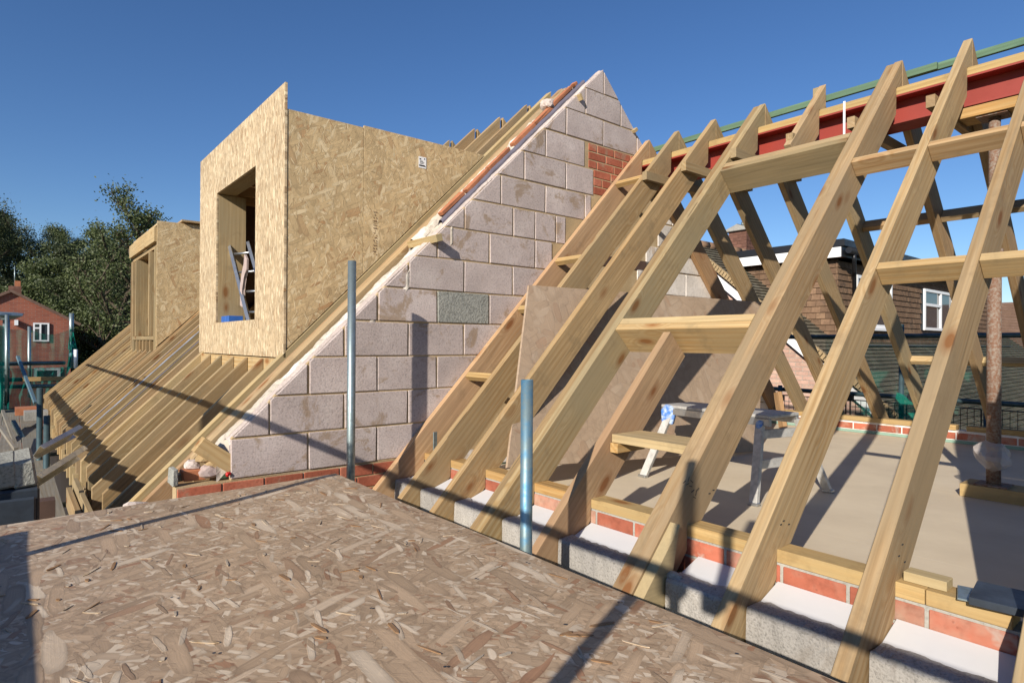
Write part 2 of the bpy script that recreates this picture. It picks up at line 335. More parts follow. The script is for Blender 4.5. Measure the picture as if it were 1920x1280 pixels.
M['leaf'] = mat_leaf('spring_leaves', (.065, .09, .03), (.12, .145, .05))
M['leaf_dark'] = mat_leaf('dark_leaves', (.045, .062, .024), (.085, .105, .042))
def mat_brickwall(name, c1, c2, mo, sx=1):
    m, t, b = new_mat(name); g = N(t); bt = g.n('ShaderNodeTexBrick'); g.l(g.coord(rnd_=False), bt.inputs['Vector'])
    bt.inputs['Color1'].default_value = (*c1, 1); bt.inputs['Color2'].default_value = (*c2, 1); bt.inputs['Mortar'].default_value = (*mo, 1)
    bt.inputs['Scale'].default_value = 1; bt.inputs['Mortar Size'].default_value = .006; bt.inputs['Brick Width'].default_value = .225; bt.inputs['Row Height'].default_value = .075
    col = g.mix(.5, bt.outputs['Color'], g.ramp(g.noise(g.coord(rnd_=False), 1.3, 4), [(.3, .6), (.7, 1)]), 'MULTIPLY')
    g.l(col, b.inputs['Base Color']); b.inputs['Roughness'].default_value = .9; return m
M['brickwall'] = mat_brickwall('distant_brickwork', (.34, .10, .055), (.26, .07, .04), (.26, .18, .14))
M['grass'] = plain('grass', (.05, .075, .02), .9, 0, .3, .5)
M['asphalt'] = plain('asphalt', (.055, .055, .055), .9, 0, .1, 4)

# ------------------------------------------------------------------ setting: ground far below the eaves
GZ = -5.4
bm = bmesh.new(); bmesh.ops.create_grid(bm, x_segments=40, y_segments=40, size=400, matrix=Matrix.Translation((0, 0, GZ)))
o = link('ground', bm_mesh(bm), M['grass'], None); o['kind'] = 'structure'
o = box('yard_paving', (-40, -14, GZ + .004), (-1.2, -1.0, GZ + .02), M['concrete']); o['kind'] = 'structure'

# ------------------------------------------------------------------ floor inside the right hand attic
bm = bmesh.new(); nfl = 0
for i in range(-1, 4):
    for j in range(6):
        x0 = .02 + i * 1.2 + .0; y0 = .885 + j * .76 + .0
        if i < 0: continue
        x1 = x0 + 1.1995; y1 = min(y0 + .7595, 5.42)
        if y1 - y0 > .1: prism_bm(bm, rect(x0, y0, x1, y1), -.162, -.14)
o = link('attic_floor', bm_mesh(bm), M['floor'], None); o['kind'] = 'structure'
o = box('ceiling_below', (.0, .78, -.42), (5.2, 5.5, -.17), M['wood'], None); o['kind'] = 'structure'

# ------------------------------------------------------------------ masonry helper
def pieces(parent, name, polys, fr_fn, depth, mat, limit=300, bev=.003, stuffname=None, jit=.0, mats=None):
    """polys: list of 2D polygons; the first `limit` become parts, the rest one joined part"""
    bm = None
    for i, (pl, zoff) in enumerate(polys):
        if len(pl) < 3 or abs(area(pl)) < 1e-4: continue
        mt = mats(i) if mats else mat
        if i < limit:
            cx = sum(p[0] for p in pl) / len(pl); cy = sum(p[1] for p in pl) / len(pl)
            F = fr_fn @ Matrix.Translation((cx, cy, 0))
            prism(name, [(p[0] - cx, p[1] - cy) for p in pl], F, zoff, zoff + depth, mt, parent, bev, jit)
        else:
            if bm is None: bm = bmesh.new()
            prism_bm(bm, pl if area(pl) > 0 else pl[::-1], zoff, zoff + depth)
    if bm: o = link(stuffname or name, bm_mesh(bm), mat, parent, fr_fn); o['kind'] = 'stuff'
FX = frame((0, 0, 0), (0, 1, 0), (0, 0, 1))       # local (y,z,x) : wall planes X = const, normal +X

# ------------------------------------------------------------------ party gable wall
gw = thing('gable_wall', 'tall gable end wall of pinkish grey concrete blocks between the two roofs', 'wall', (0, 1, -.3))
RK = lambda pl: clip(clip(pl, -.97, 1, .640), 1, 1, 5.71)
lim = {7: 1.98, 8: 2.13, 9: 2.43, 10: 2.455, 11: 2.39}
bl = []; idx = 0
for r in range(1, 15):
    z0 = (r - 1) * .225 + .005; z1 = z0 + .215
    off = (0 if r % 2 else .225) + (.107 if r >= 9 else 0)
    if r >= 12: hi = 3.6
    else: hi = lim.get(r, (z0 + .6) / 1.03 + .35)
    k = -4
    while True:
        y0 = off + k * .45 + .006; y1 = y0 + .438; k += 1
        if y0 > hi: break
        y0 = max(y0, -.431); y1 = min(y1, hi)
        if y1 - y0 < .03: continue
        cuts = [(y0, y1)]
        if r == 8 and y0 < 1.8 < y1: cuts = [(y0, 1.793), (1.803, y1)]
        for a, b_ in cuts:
            # slightly uneven outline
            j = lambda: rnd.uniform(-.0025, .0025)
            pl = [(a + j(), z0 + j()), (b_ + j(), z0 + j()), (b_ + j(), z1 + j()), (a + j(), z1 + j())]
            pl = RK(pl)
            if len(pl) >= 3 and abs(area(pl)) > 4e-4:
                bl.append((pl, -.1 + rnd.uniform(-.0015, .0025), r, k))
greyk = [i for i, b_ in enumerate(bl) if b_[2] == 5 and b_[0][0][0] > .85 and b_[0][0][0] < 1.0]
for i, (pl, zo, r, k) in enumerate(bl):
    pieces(gw, 'block', [(pl, zo)], FX, .1, M['block_grey'] if i in greyk else M['block'], bev=.004)
# mortar body, face recessed 5 mm
body = RK([(-.429, -.004), (3.6, -.004), (3.6, 4), (-.429, 4)]); body = clip(body, -1, 0, .429)
prism('mortar', body, FX, -.098, -.0065, M['mortar'], gw, 0)
# base brick courses below the blocks
cs = []
for c in range(3):
    z0 = -.078 - c * .075; y = -.70 - (.11 if c % 2 else 0)
    while y < .62:
        cs.append((rect(max(y, -.70) + .005, z0, y + .22, z0 + .065), -.1)); y += .225
pieces(gw, 'brick', cs, FX, .101, M['brick'], bev=.003)
box('mortar', (-.099, -.70, -.30), (-.006, .62, -.006), M['mortar'], gw, 0)
# patch of brickwork near the top right
cs = []
for c in range(6):
    z0 = 2.045 + c * .072; y0 = 2.465 if z0 < 2.25 else 2.40; y = y0 - (.11 if c % 2 else 0)
    while y < 3.02:
        a = max(y, y0) + .004
        if y + .215 - a > .03: cs.append((RK(rect(a, z0, y + .211, z0 + .062)), -.1))
        y += .22
pieces(gw, 'brick', cs, FX, .098, M['brick'], bev=.003)
# old whitened inner face to the right, seen between the rafters
cs = []
for r in range(14):
    z0 = -.14 + r * .225
    y = 0 if r % 2 else -.22
    while y < 3.0:
        rr = int(round((z0 + .14) / .225)) + 0
        lo = max(lim.get(int((z0 + .25) / .225) + 1, (z0 + .225 + .6) / 1.03 + .36), 0) + .02 if z0 < 1.9 else 9
        a = max(y, lo) + .004; b_ = min(y + .44, 2.93)
        if b_ - a > .04: cs.append((rect(a, z0 + .004, b_, z0 + .218), -.1))
        y += .45
pieces(gw, 'block', cs, FX, .092, M['block_white'], bev=.004)
prism('mortar', [(.3, -.14), (2.92, -.14), (2.92, 2.03), (1.55, 2.03), (1.45, 1.9), (.3, .8)], FX, -.095, -.02, M['mortar'], gw, 0)
# second stretch of wall beyond the opening
w2 = thing('inner_wall', 'whitened block wall with a ragged edge seen between the rafters', 'wall', (0, 4.2, -.14))
outl = [(3.02, -.14), (3.04, 1.36), (3.16, 1.62), (3.24, 1.64), (3.34, 1.88), (3.60, 2.05), (3.74, 1.60), (4.25, 1.34), (5.25, .30), (5.4, -.14)]
def clip_poly_convex_list(pl):
    return pl
cs = []
for r in range(10):
    z0 = -.115 + r * .225; y = 2.9 + (.225 if r % 2 else 0)
    while y < 5.4:
        a, b_ = y + .004, y + .442
        # left ragged limit and right sloping limit at mid height
        zt = z0 + .11
        L = 3.03 if zt < 1.4 else 3.03 + (zt - 1.36) * .62
        pl = clip(rect(max(a, L + rnd.uniform(-.02, .03)), z0 + .004, b_, z0 + .218), 1.03, 1, 5.72)
        if zt > 1.6: pl = clip(pl, 1, 0, 3.66)
        if len(pl) > 2 and abs(area(pl)) > .004: cs.append((pl, -.1))
        y += .45
pieces(w2, 'block', cs, FX, .1, M['block_white'], bev=.005)
prism('mortar', [(3.05, -.14), (3.05, 1.35), (3.36, 1.86), (3.6, 2.0), (3.64, 1.56), (4.0, 1.55), (5.35, .2), (5.35, -.14)], FX, -.098, -.012, M['mortar'], w2, 0)
# lintel beam across the opening
box('lintel', (-.09, 2.55, 1.44), (.0, 3.32, 1.53), M['dark_board'], w2)

# rake of the wall: ragged plaster, tile creasing and dpc
def ragged(name, mat, x0, x1, y0, y1, base, amp, n, parent, lift=.0, seed=1, thick=.05, edge=.02):
    """uneven ribbon lying along the left rake between x0 and x1"""
    bm = bmesh.new(); rows = []
    m = 7
    for i in range(n + 1):
        y = y0 + (y1 - y0) * i / n; z = .97 * y + base
        row = []
        ea = noise.noise(Vector((y * 7.1, seed, 3))) * edge; eb = noise.noise(Vector((y * 8.3, seed + 5, 1))) * edge * 1.6
        for k in range(m + 1):
            f = k / m; x = (x0 + ea) * (1 - f) + (x1 + eb) * f
            h = amp * (noise.noise(Vector((x * 13, y * 9, seed))) + .5 * noise.noise(Vector((x * 40, y * 33, seed)))) - thick * .9 * (abs(f - .5) * 2) ** 4 + lift
            row.append(bm.verts.new((x, y, z + h)))
        rows.append(row)
    lows = [[bm.verts.new(v.co - Vector((0, 0, thick + .05))) for v in (r[0], r[-1])] for r in rows]
    for i in range(n):
        for k in range(m): bm.faces.new((rows[i][k], rows[i][k + 1], rows[i + 1][k + 1], rows[i + 1][k]))
        bm.faces.new((rows[i][0], rows[i + 1][0], lows[i + 1][0], lows[i][0])); bm.faces.new((rows[i][-1], lows[i][1], lows[i + 1][1], rows[i + 1][-1]))
    return link(name, bm_mesh(bm), mat, parent)
ragged('plaster', M['plaster'], -.26, -.03, -.50, 1.02, .615, .020, 260, gw, .022, 2, .06, .035)
ragged('mortar_bed', M['cut_block'], -.115, -.012, -.44, 2.57, .632, .010, 300, gw, .014, 4, .03, .003)
ragged('plaster', M['plaster'], -.31, -.20, .85, 2.45, .63, .03, 200, gw, .05, 9, .05, .045)
# terracotta creasing tiles laid along the rake, a strip of dpc beside them
y = 1.05; k = 0
while y < 2.42:
    L = rnd.uniform(.20, .27); a = y + .006; b_ = min(y + L, 2.45)
    F = frame((-.225, a, .97 * a + .665 + rnd.uniform(-.004, .008)), (0, 1, .97), (1, 0, 0))
    prism('creasing_tile', rect(0, rnd.uniform(0, .015), (b_ - a) * 1.39 - rnd.uniform(.01, .05), rnd.uniform(.045, .075)), F, -.03, .0, M['orange'], gw, .003, .003)
    y += L; k += 1
ragged('dpc', M['dpc'], -.15, -.10, 1.0, 2.45, .648, .006, 100, gw, .028, 12, .02, .012)
# cut offcuts poking out of wall
gb = gw
for (y, z, ang, name) in ((.86, 1.475, .3, 'a'), (2.275, 2.815, -1.05, 'b'), (2.985, 2.70, .75, 'c')):
    s = .055 if name == 'a' else .04
    F = frame((0, y, z), (math.cos(.0), 0, 0), (0, math.cos(ang), math.sin(ang)))
    t_ = thing('timber_offcut', {'a': 'stub of square timber sticking out of the wall rake half way up', 'b': 'small wooden wedge set in the wall left of the apex', 'c': 'small wooden wedge set in the wall right of the apex'}[name], 'offcut', (0, y, z))
    Ls, hh, ww = {'a': (-.30, .05, .05), 'b': (-.05, .055, .022), 'c': (-.05, .045, .028)}[name]
    prism('wood_block', rect(Ls, -hh / 2, .085 if name == 'a' else .035, hh / 2), F, -ww / 2, ww / 2, M['wood_pale'], t_)
# lump of mortar on the rake
def lump(name, c, r, mat, parent=None, seed=0, sub=3, sq=(1, 1, 1)):
    bm = bmesh.new(); bmesh.ops.create_icosphere(bm, subdivisions=sub, radius=r)
    for v in bm.verts:
        n = round(noise.noise(v.co * (1.3 / r) + Vector((seed, 0, 0))) * 5) / 5 * .42 + noise.noise(v.co * (5 / r) + Vector((0, seed, 0))) * .14
        v.co *= 1 + n; v.co = Vector((v.co.x * sq[0], v.co.y * sq[1], v.co.z * sq[2]))
    return link(name, bm_mesh(bm), mat, parent, Matrix.Translation(Vector(c)))
p = onX(1027, 197, -.22)
o = lump('rubble_lump', p, .055, M['cut_block'], None, 3, 3, (1.1, 1.1, .9)); tag(o, 'pale lump of broken block resting on the wall rake near the apex', 'rubble')
# rubble, offcut and brick ends at the foot of the rake
rub = thing('rubble_heap', 'heap of pale broken blocks and mortar at the foot of the block wall', 'rubble', (-.15, -.60, 0))
prism('half_brick', rect(-.055, -.03, .055, .03), frame((-.12, -.60, .035), (0, 1, .05), (0, 0, 1)), -.05, .05, M['orange'], rub, .004, .004)
for i, (y, z, r, mt) in enumerate([(-.53, .05, .045, 'rag'), (-.50, .085, .04, 'straw'), (-.545, .12, .035, 'straw'), (-.60, .085, .035, 'cut_block'), (-.47, .035, .03, 'cut_block'), (-.65, .02, .035, 'mortar'), (-.42, .03, .022, 'mortar')]):
    lump('stone_lump', (-.06 - .02 * i, y, z), r, M[mt], rub, i * 3.1, 2, (1, 1.2, .8))
o = box('brick_end', (-.14, -.715, -.0), (-.02, -.685, .085), M['block_grey'], None, .004, .004); tag(o, 'grey brick end standing upright on the corner of the wall base', 'brick')
o = prism('timber_offcut', rect(-.11, -.045, .11, .045), frame((-.05, -.50, .14), (.05, .80, -.62), (0, .62, .80)), -.04, .04, M['wood_pale'], None, .002); tag(o, 'short square timber offcut leaning down against the block wall corner', 'offcut')
o = lump('red_cap', (-.0, -.447, .035), .014, M['red'], None, 2, 2); tag(o, 'small red plastic cap lying under the timber offcut', 'cap')
lb = [(-.18, -.86, -.13), (-.2, -.80, -.14), (-.15, -.76, -.16)]
rb2 = thing('mortar_rubble', 'crumbled mortar and a broken block end beside the left roof foot', 'rubble', (-.15, -.8, -.2))
for i, q in enumerate(lb): lump('stone_lump', q, .045 if i else .06, M['cut_block' if i != 1 else 'mortar'], rb2, i * 7, 2, (1, 1.2, .7))

# ------------------------------------------------------------------ right hand roof frame
PITCH = 1.03
cth = 1 / math.sqrt(1 + PITCH ** 2); sth = PITCH * cth
rf = thing('roof_frame', 'open timber roof frame of rafters with a red steel ridge beam on the right', 'roof frame', (1.6, 3.15, 0))
def top(y): return PITCH * y - .60
def rafter(xn, wd, mat, y0=.40, y1=3.147, far=False, name='rafter', plate=True, lo_cut=None, hi_cut=None, lift=0):
    pts = []
    D = .275
    tp = lambda y: top(y) + lift
    un = lambda y: top(y) - D
    if plate:
        pts = [(y0, tp(y0)), (y0, un(y0) if un(y0) > -.55 else -.55)]
        pts += [(.768, un(.768) if un(.768) > -.2 else -.2)]
        pts = [(y0, tp(y0)), (y0, -.40), (.60, un(.64)), (.770, un(.770) + .0)]
        pts = [(y0, tp(y0)), (y0, max(un(y0), -.46)), (.772, un(.772)), (.772, .026), (.877, .026)]
    else:
        # square (perpendicular) lower end against a trimmer
        pts = [(y0, tp(y0)), (y0 + D * sth * cth, un(y0 + D * sth * cth))]
    if y1 > 3.1:
        pts += [(3.04, un(3.04)), (3.04, 2.436), (y1, 2.436), (y1, tp(y1))]
    else:
        pts += [(y1 + D * sth * cth, un(y1 + D * sth * cth)), (y1, tp(y1))]
    if far: pts = [(6.3 - a, b_) for a, b_ in pts]
    if far: ex = Vector((0, -cth, sth)); ey = Vector((0, sth, cth))
    else: ex = Vector((0, cth, sth)); ey = Vector((0, -sth, cth))
    org = Vector((xn, 6.3 - .8 if far else .8, .2))
    fr = frame(org, ex, ey)
    P2 = [((a - org.y) * ex.y + (b_ - org.z) * ex.z, (a - org.y) * ey.y + (b_ - org.z) * ey.z) for a, b_ in pts]
    if far: return prism(name, P2, fr, 0, wd, mat, rf, .002)
    return prism(name, P2, fr, -wd, 0, mat, rf, .002)
W = .047
RXs = [(.052, 'wood_red'), (.37, 'wood_green'), (.735, 'wood_green'), (1.165, 'wood_green'), None, (2.112, 'wood'), (2.49, 'wood'), (2.872, 'wood'), (3.255, 'wood_green')]
for e in RXs:
    if e: rafter(e[0], W, M[e[1]])
rafter(2.063, W, M['wood'], lift=-.006)                # doubled trimmer rafter
rafter(1.165 - W - .001, W, M['wood_green'], lift=-.004)
# foot piece sistered to the doubled rafter
prism('sister_piece', [(.40, top(.40) - .014), (.40, -.42), (.52, -.30), (.60, -.16), (.655, top(.655) - .014)], FX @ Matrix.Translation((0, 0, 2.1135)), 0, W, M['wood_pale'], rf, .002)
yl = 1.425; yu = 2.54
for y, s in ((yl, 1), (yu, 1)):
    # trimmers: boards square to the slope, doubled
    for k in range(2):
        yy = y + k * .049 * cth * 1.0 * (1 if y < 2 else 1)
        o_ = Vector((1.1665, yy, top(yy) - .002)); F = frame(o_, (1, 0, 0), (0, sth, -cth))
        prism('trimmer', rect(0, 0, 2.015 - 1.1665 - .001, .193), F, -.0235, .0235, M['wood_pale' if y < 2 else 'wood_green'], rf, .002)
rafter(1.575, W, M['wood_red'], y1=yl - .035, name='jack_rafter')
rafter(1.625, W, M['wood'], y0=yu + .08, name='jack_rafter', plate=False)
for x in (.052, .37, .735, 1.165, 1.575, 2.112, 2.49, 2.872, 3.255):
    rafter(x, W, M['wood_red' if x < .1 else 'wood_green' if x < 2 else 'wood'], far=True)
# noggins
def nog(x0, x1, y, d=.095, mat='wood_pale', name='noggin'):
    F = frame((x0 + .001, y, top(y) - .003), (1, 0, 0), (0, sth, -cth)); prism(name, rect(0, 0, x1 - x0 - .002, d), F, -.022, .022, M[mat], rf, .002)
for x0, x1 in ((2.112, 2.443), (2.49, 2.825), (2.872, 3.208)):
    nog(x0, x1, 2.36, .1, 'wood')
for x0, x1 in ((2.49, 2.825), (2.872, 3.208)): nog(x0, x1, 1.68, .1)
for y in (1.115, 1.59, 1.975, 2.69): nog(.052, .323, y, .045, 'wood_yellow', 'spacer')
def nogf(x0, x1, y, d, mat):
    yy = 6.3 - y; F = frame((x0 + .001, y, top(yy) - .01), (1, 0, 0), (0, -sth, -cth)); prism('noggin', rect(0, 0, x1 - x0 - .002, d), F, -.022, .022, M[mat], rf, .002)
for x0, x1 in ((1.575, 2.065), (2.112, 2.443), (2.49, 2.825), (2.872, 3.208)): nogf(x0, x1, 4.0, .095, 'wood')
for x0, x1 in ((1.575, 2.065), (2.112, 2.443), (2.49, 2.825), (2.872, 3.208)): nogf(x0, x1, 5.07, .07, 'wood_pale')
# collar ties under the steel
for x in (.37, .735, 1.165, 1.575, 2.063 - .047, 2.49 - .1, 2.872, 3.255):
    xx = x + .001 if x not in (2.063 - .047,) else 1.965
    if abs(x - 2.39) < .01: xx = 2.393
    box('collar_tie', (xx, 2.655 + rnd.uniform(-.01, .01), 2.115), (xx + .046, 3.66, 2.185), M['wood_green'] if x < 2 else M['wood'], rf)
# steel ridge beam with packing timber on top
sb = frame((.0, 3.15, 2.20), (1, 0, 0), (0, 1, 0))
bm = bmesh.new(); x1_ = 4.8
for (y0, y1, z0, z1) in ((-.1, .1, 0, .012), (-.004, .004, .012, .173), (-.1, .1, .173, .185)): prism_bm(bm, rect(.0, y0, x1_, y1), z0, z1)
link('ridge_beam', bm_mesh(bm), M['steel_red'], rf, sb)
box('packing_timber', (.0, 3.055, 2.386), (2.9, 3.245, 2.434), M['wood_yellow'], rf)
box('packing_timber', (2.905, 3.055, 2.386), (4.8, 3.245, 2.434), M['wood_yellow'], rf)
box('ridge_batten', (-.05, 3.235, 2.552), (2.28, 3.262, 2.597), M['batten_green'], rf)
box('ridge_batten', (2.05, 3.2635, 2.556), (4.2, 3.29, 2.601), M['batten_green'], rf)
for x in (1.785, 2.03):
    o = box('fixing_strap', (x, 3.043, 2.20 if x < 2 else 2.33), (x + .014, 3.0455, 2.44), M['upvc'], rf, 0)
# nails and pencil marks on rafter faces
for xn, pts in ((2.1605, []), (2.49, [(.80, .11), (.82, .12), (.86, .10)]), (2.872, [(.80, .10), (.83, .13), (.85, .07)]), (2.112, [(.93, .13), (.96, .14)])):
    bm = bmesh.new()
    for (y, z) in pts:
        prism_bm(bm, rect(-.006, -.0018, .006, .0018), 0, .002, FX @ Matrix.Translation((y, z, xn)))
    if pts: link('nail', bm_mesh(bm), M['ink'], rf)
    else: bm.free()

# pencil marks on the doubled rafter
bm = bmesh.new(); rq = random.Random(9)
for (u, v) in ((1283, 903), (1289, 907), (1295, 911), (1291, 898), (1297, 902), (1299, 920), (1305, 924), (1302, 932), (1308, 917)):
    q = onX(u, v, 2.1133); a_ = rq.uniform(-.6, 1.4)
    prism_bm(bm, rect(-.011, -.0014, .011, .0014), 0, .0008, frame(q, (0, math.cos(a_), math.sin(a_)), (0, -math.sin(a_), math.cos(a_))))
o = link('pencil_mark', bm_mesh(bm), M['ink'], rf); o['kind'] = 'stuff'
# unseen OSB sheathing added right of the last rafter to shade the floor
sh = thing('shade_sheathing', 'unseen OSB sheets added over the right hand rafters to shade the floor', 'sheathing', (3.7, 2, 1.3))
for j in range(3):
    s0 = .75 + j * .83; s1 = min(s0 + .825, 3.14)
    F = frame((3.235, s0, top(s0) + .004), (1, 0, 0), (0, cth, sth)); prism('osb_sheet', rect(0, 0, 1.9, (s1 - s0) / cth), F, 0, .018, M['osb_cheek'], sh)
# ------------------------------------------------------------------ near eaves wall
ew = thing('eaves_wall', 'low brick eaves wall with timber wall plate and white cavity insulation', 'wall', (2, .8, -.3))
segs = [(.04, 1.5), (1.503, 2.95), (2.953, 3.16)]
for a, b_ in segs: box('wall_plate', (a, .775, -.022), (b_, .873, .025), M['wood_yellow'], ew, .002)
cs = []
FYb = frame((0, .775, 0), (1, 0, 0), (0, 0, 1))      # normal -Y
for c in range(4):
    z0 = -.096 - c * .075; x = .0 - (.11 if c % 2 else 0) + .03
    while x < 4.6: cs.append((rect(x + .006, z0, x + .219, z0 + .064), -.1)); x += .225
pieces(ew, 'brick', cs, FYb, .1, M['brick_dusty'], bev=.003)
box('mortar', (-.0, .780, -.42), (4.8, .874, -.0235), M['mortar_grey'], ew, 0)
xs = [.052, .37, .735, 1.165, 1.575, 2.112, 2.49, 2.872, 3.255, 4.4]
for i in range(len(xs) - 1):
    a = xs[i] + .003; b_ = xs[i + 1] - W - .003
    if xs[i + 1] == 2.112: b_ = 2.112 - 2 * W - .003
    if xs[i + 1] == 1.165: b_ = 1.165 - 2 * W - .004
    if xs[i] == 2.112: a += W + .002
    prism('insulation_board', [(.7735, -.20), (.7735, -.088), (.652, -.128), (.652, -.20)], FX, a, b_, M['white'], ew, .002)
    # outer leaf block between the rafter tails, chipped top edge
    bm = bmesh.new(); n = 26; L = b_ - a - .01; rows = []
    for k in range(n + 1):
        x = a + .005 + L * k / n; row = []
        for jn, (y, z) in enumerate([(.650, -.35), (.650, -.130), (.645, -.122), (.60, -.121), (.557, -.123), (.5505, -.134), (.549, -.22), (.549, -.42)]):
            h = 0 if jn in (0, 7) else 1
            dy = noise.noise(Vector((x * 26, z * 40, i))) * .006 * h; dz = noise.noise(Vector((x * 31, y * 60, i + 9))) * .010 * (1 if 0 < jn < 6 else 0)
            row.append(bm.verts.new((x, y + dy, z + dz)))
        rows.append(row)
    for k in range(n):
        for q in range(7): bm.faces.new((rows[k][q], rows[k][q + 1], rows[k + 1][q + 1], rows[k + 1][q]))
    bm.faces.new(rows[0]); bm.faces.new(rows[-1][::-1])
    link('block', bm_mesh(bm), M['block_conc'], ew)
box('mortar', (0.02, .56, -.5), (4.6, .645, -.352), M['mortar_grey'], ew, 0)
lump('mortar_dab', (2.175, .59, -.12), .03, M['mortar_grey'], ew, 4, 2, (1.2, .8, .5))
# far eaves wall
fw = thing('far_eaves_wall', 'far low eaves wall of red brick under a yellow timber plate', 'wall', (2, 5.5, -.14))
box('wall_plate', (.02, 5.43, -.022), (1.82, 5.53, .025), M['wood_yellow'], fw, .002)
box('wall_plate', (1.9, 5.44, -.022), (4.6, 5.54, .025), M['wood_yellow'], fw, .002)
cs = []; x = .02
FYf = frame((0, 5.44, 0), (1, 0, 0), (0, 0, 1))
while x < 4.6: cs.append((rect(x + .006, -.106, x + .219, -.044), -.1)); x += .225
pieces(fw, 'brick', cs, FYf, .1, M['brick_dusty'], bev=.003)
box('mortar', (.0, 5.446, -.6), (4.7, 5.54, -.0235), M['block_white'], fw, 0)
box('membrane_strip', (.0, 5.425, -.139), (4.7, 5.4395, -.113), M['membrane'], fw, 0)
# ------------------------------------------------------------------ OSB deck in the foreground
dk = thing('flat_roof_deck', 'weathered OSB deck filling the foreground below the camera', 'deck', (2, -1, 0))
for (x0, x1, y0, y1) in ((.30, 5.2, -2.40, .055),):
    bm = bmesh.new(); nx, ny = 60, 30; th = .018
    gx = lambda i: x0 + (x1 - x0) * i / nx; gy = lambda j: y0 + (y1 - y0) * j / ny
    def zz(x, y): return .02 + .006 * noise.noise(Vector((x * 1.3, y * 1.5, 0))) - .05 * max(0, (.75 - x)) ** 2 * 0 - .004 * (y > 0)
    def xe(x, y): return x + (.075 * (min(1, max(0, (-y) / 1.4)) - .0) + (-.03 if y > 0 else 0) if x < .31 else 0)
    tops = [[bm.verts.new((xe(gx(i), gy(j)), gy(j), zz(gx(i), gy(j)))) for j in range(ny + 1)] for i in range(nx + 1)]
    bots = [[bm.verts.new(v.co - Vector((0, 0, th))) for v in r] for r in tops]
    for i in range(nx):
        for j in range(ny):
            bm.faces.new((tops[i][j], tops[i + 1][j], tops[i + 1][j + 1], tops[i][j + 1])); bm.faces.new((bots[i][j], bots[i][j + 1], bots[i + 1][j + 1], bots[i + 1][j]))
    for i in range(nx):
        bm.faces.new((tops[i][0], bots[i][0], bots[i + 1][0], tops[i + 1][0])); bm.faces.new((tops[i][ny], tops[i + 1][ny], bots[i + 1][ny], bots[i][ny]))
    for j in range(ny):
        bm.faces.new((tops[0][j], tops[0][j + 1], bots[0][j + 1], bots[0][j])); bm.faces.new((tops[nx][j], bots[nx][j], bots[nx][j + 1], tops[nx][j + 1]))
    link('osb_sheet', bm_mesh(bm), M['osb_deck'], dk)
for y in (-2.2, -1.8, -1.4, -1.0, -.6, -.25): box('joist', (.40, y, -.17), (5.1, y + .047, -.004), M['wood_green'], dk)
box('rim_joist', (.36, -2.3, -.17), (.395, -.02, -.008), M['wood_green'], dk)
box('rim_joist', (.40, -.03, -.17), (5.1, .015, -.006), M['wood_green'], dk)

# fixings and loose proud strands on the deck
bm = bmesh.new(); rq = random.Random(21)
for x in [.42 + .4 * i for i in range(12)]:
    for y in (-.02, -.25, -.6, -1.0, -1.4):
        bmesh.ops.create_circle(bm, cap_ends=True, segments=8, radius=.0045, matrix=Matrix.Translation((x + rq.uniform(-.02, .02), y + rq.uniform(-.01, .01), .0275)))
o = link('screw_head', bm_mesh(bm), M['slate_board'], dk); o['kind'] = 'stuff'
M['strand_pale'] = timber('pale_strand', (.56, .48, .38), dark=.8, knots=False, var=.1); M['strand_brown'] = timber('brown_strand', (.36, .22, .12), dark=.8, knots=False, var=.1)
for nm, mt, cnt in (('loose_strand', 'strand_pale', 110), ('loose_strand', 'strand_brown', 80)):
    bm = bmesh.new()
    for i in range(cnt):
        x = rq.uniform(.4, 3.6); y = rq.uniform(-1.5, .03); a = rq.gauss(.3, .7); L = rq.uniform(.008, .045); wd = rq.uniform(.0015, .007)
        zb = .02 + .006 * noise.noise(Vector((x * 1.3, y * 1.5, 0))) - .004 * (y > 0)
        Fm = Matrix.Translation((x, y, zb + .0012)) @ Matrix.Rotation(a, 4, 'Z') @ Matrix.Rotation(rq.uniform(-.06, .06), 4, 'Y')
        prism_bm(bm, [(-L, -wd * .4), (-L * .7, -wd), (L * .8, -wd * .8), (L, wd * .2), (L * .6, wd), (-L * .8, wd * .7)], -.001, .0012, Fm)
    o = link(nm, bm_mesh(bm), M[mt], dk); o['kind'] = 'stuff'
# ------------------------------------------------------------------ two upright scaffold tubes at the deck edge
o = hollow('scaffold_pole', (.255, .155, -.9), (.255, .155, 1.236), .0242, M['galv']); tag(o, 'upright galvanised scaffold tube standing in front of the block wall', 'scaffold pole')
o = hollow('scaffold_pole', (1.783, .185, -.9), (1.783, .185, .622), .0242, M['galv_paint']); tag(o, 'shorter scaffold tube with blue paint on its top end', 'scaffold pole')
# guard rail scaffold just behind the camera
gs = thing('guard_rail', 'tubular scaffold guard rail behind the camera whose shadow crosses the roofs', 'scaffold', (0, -1.8, 0))
t0 = 1.8 / 2.1; rz = .172 + 1.05 * t0
hollow('rail_tube', (-9.9, -1.8, rz), (5.2, -1.8, rz), .0242, M['galv'], gs)
for x, zt in ((1.77, 1.62), (3.42, 1.9), (-1.5, 2.3), (-4.9, 1.7), (-8.2, 1.7)):
    pass
def shpost(x, y, z0, z1): hollow('standard_tube', (x, y, z0), (x, y, z1), .0242, M['galv'], gs)
def clamp(x, y, z, parent, s=.045): box('coupler', (x - s, y - s, z - s), (x + s, y + s, z + s), M['galv'], parent, .008)
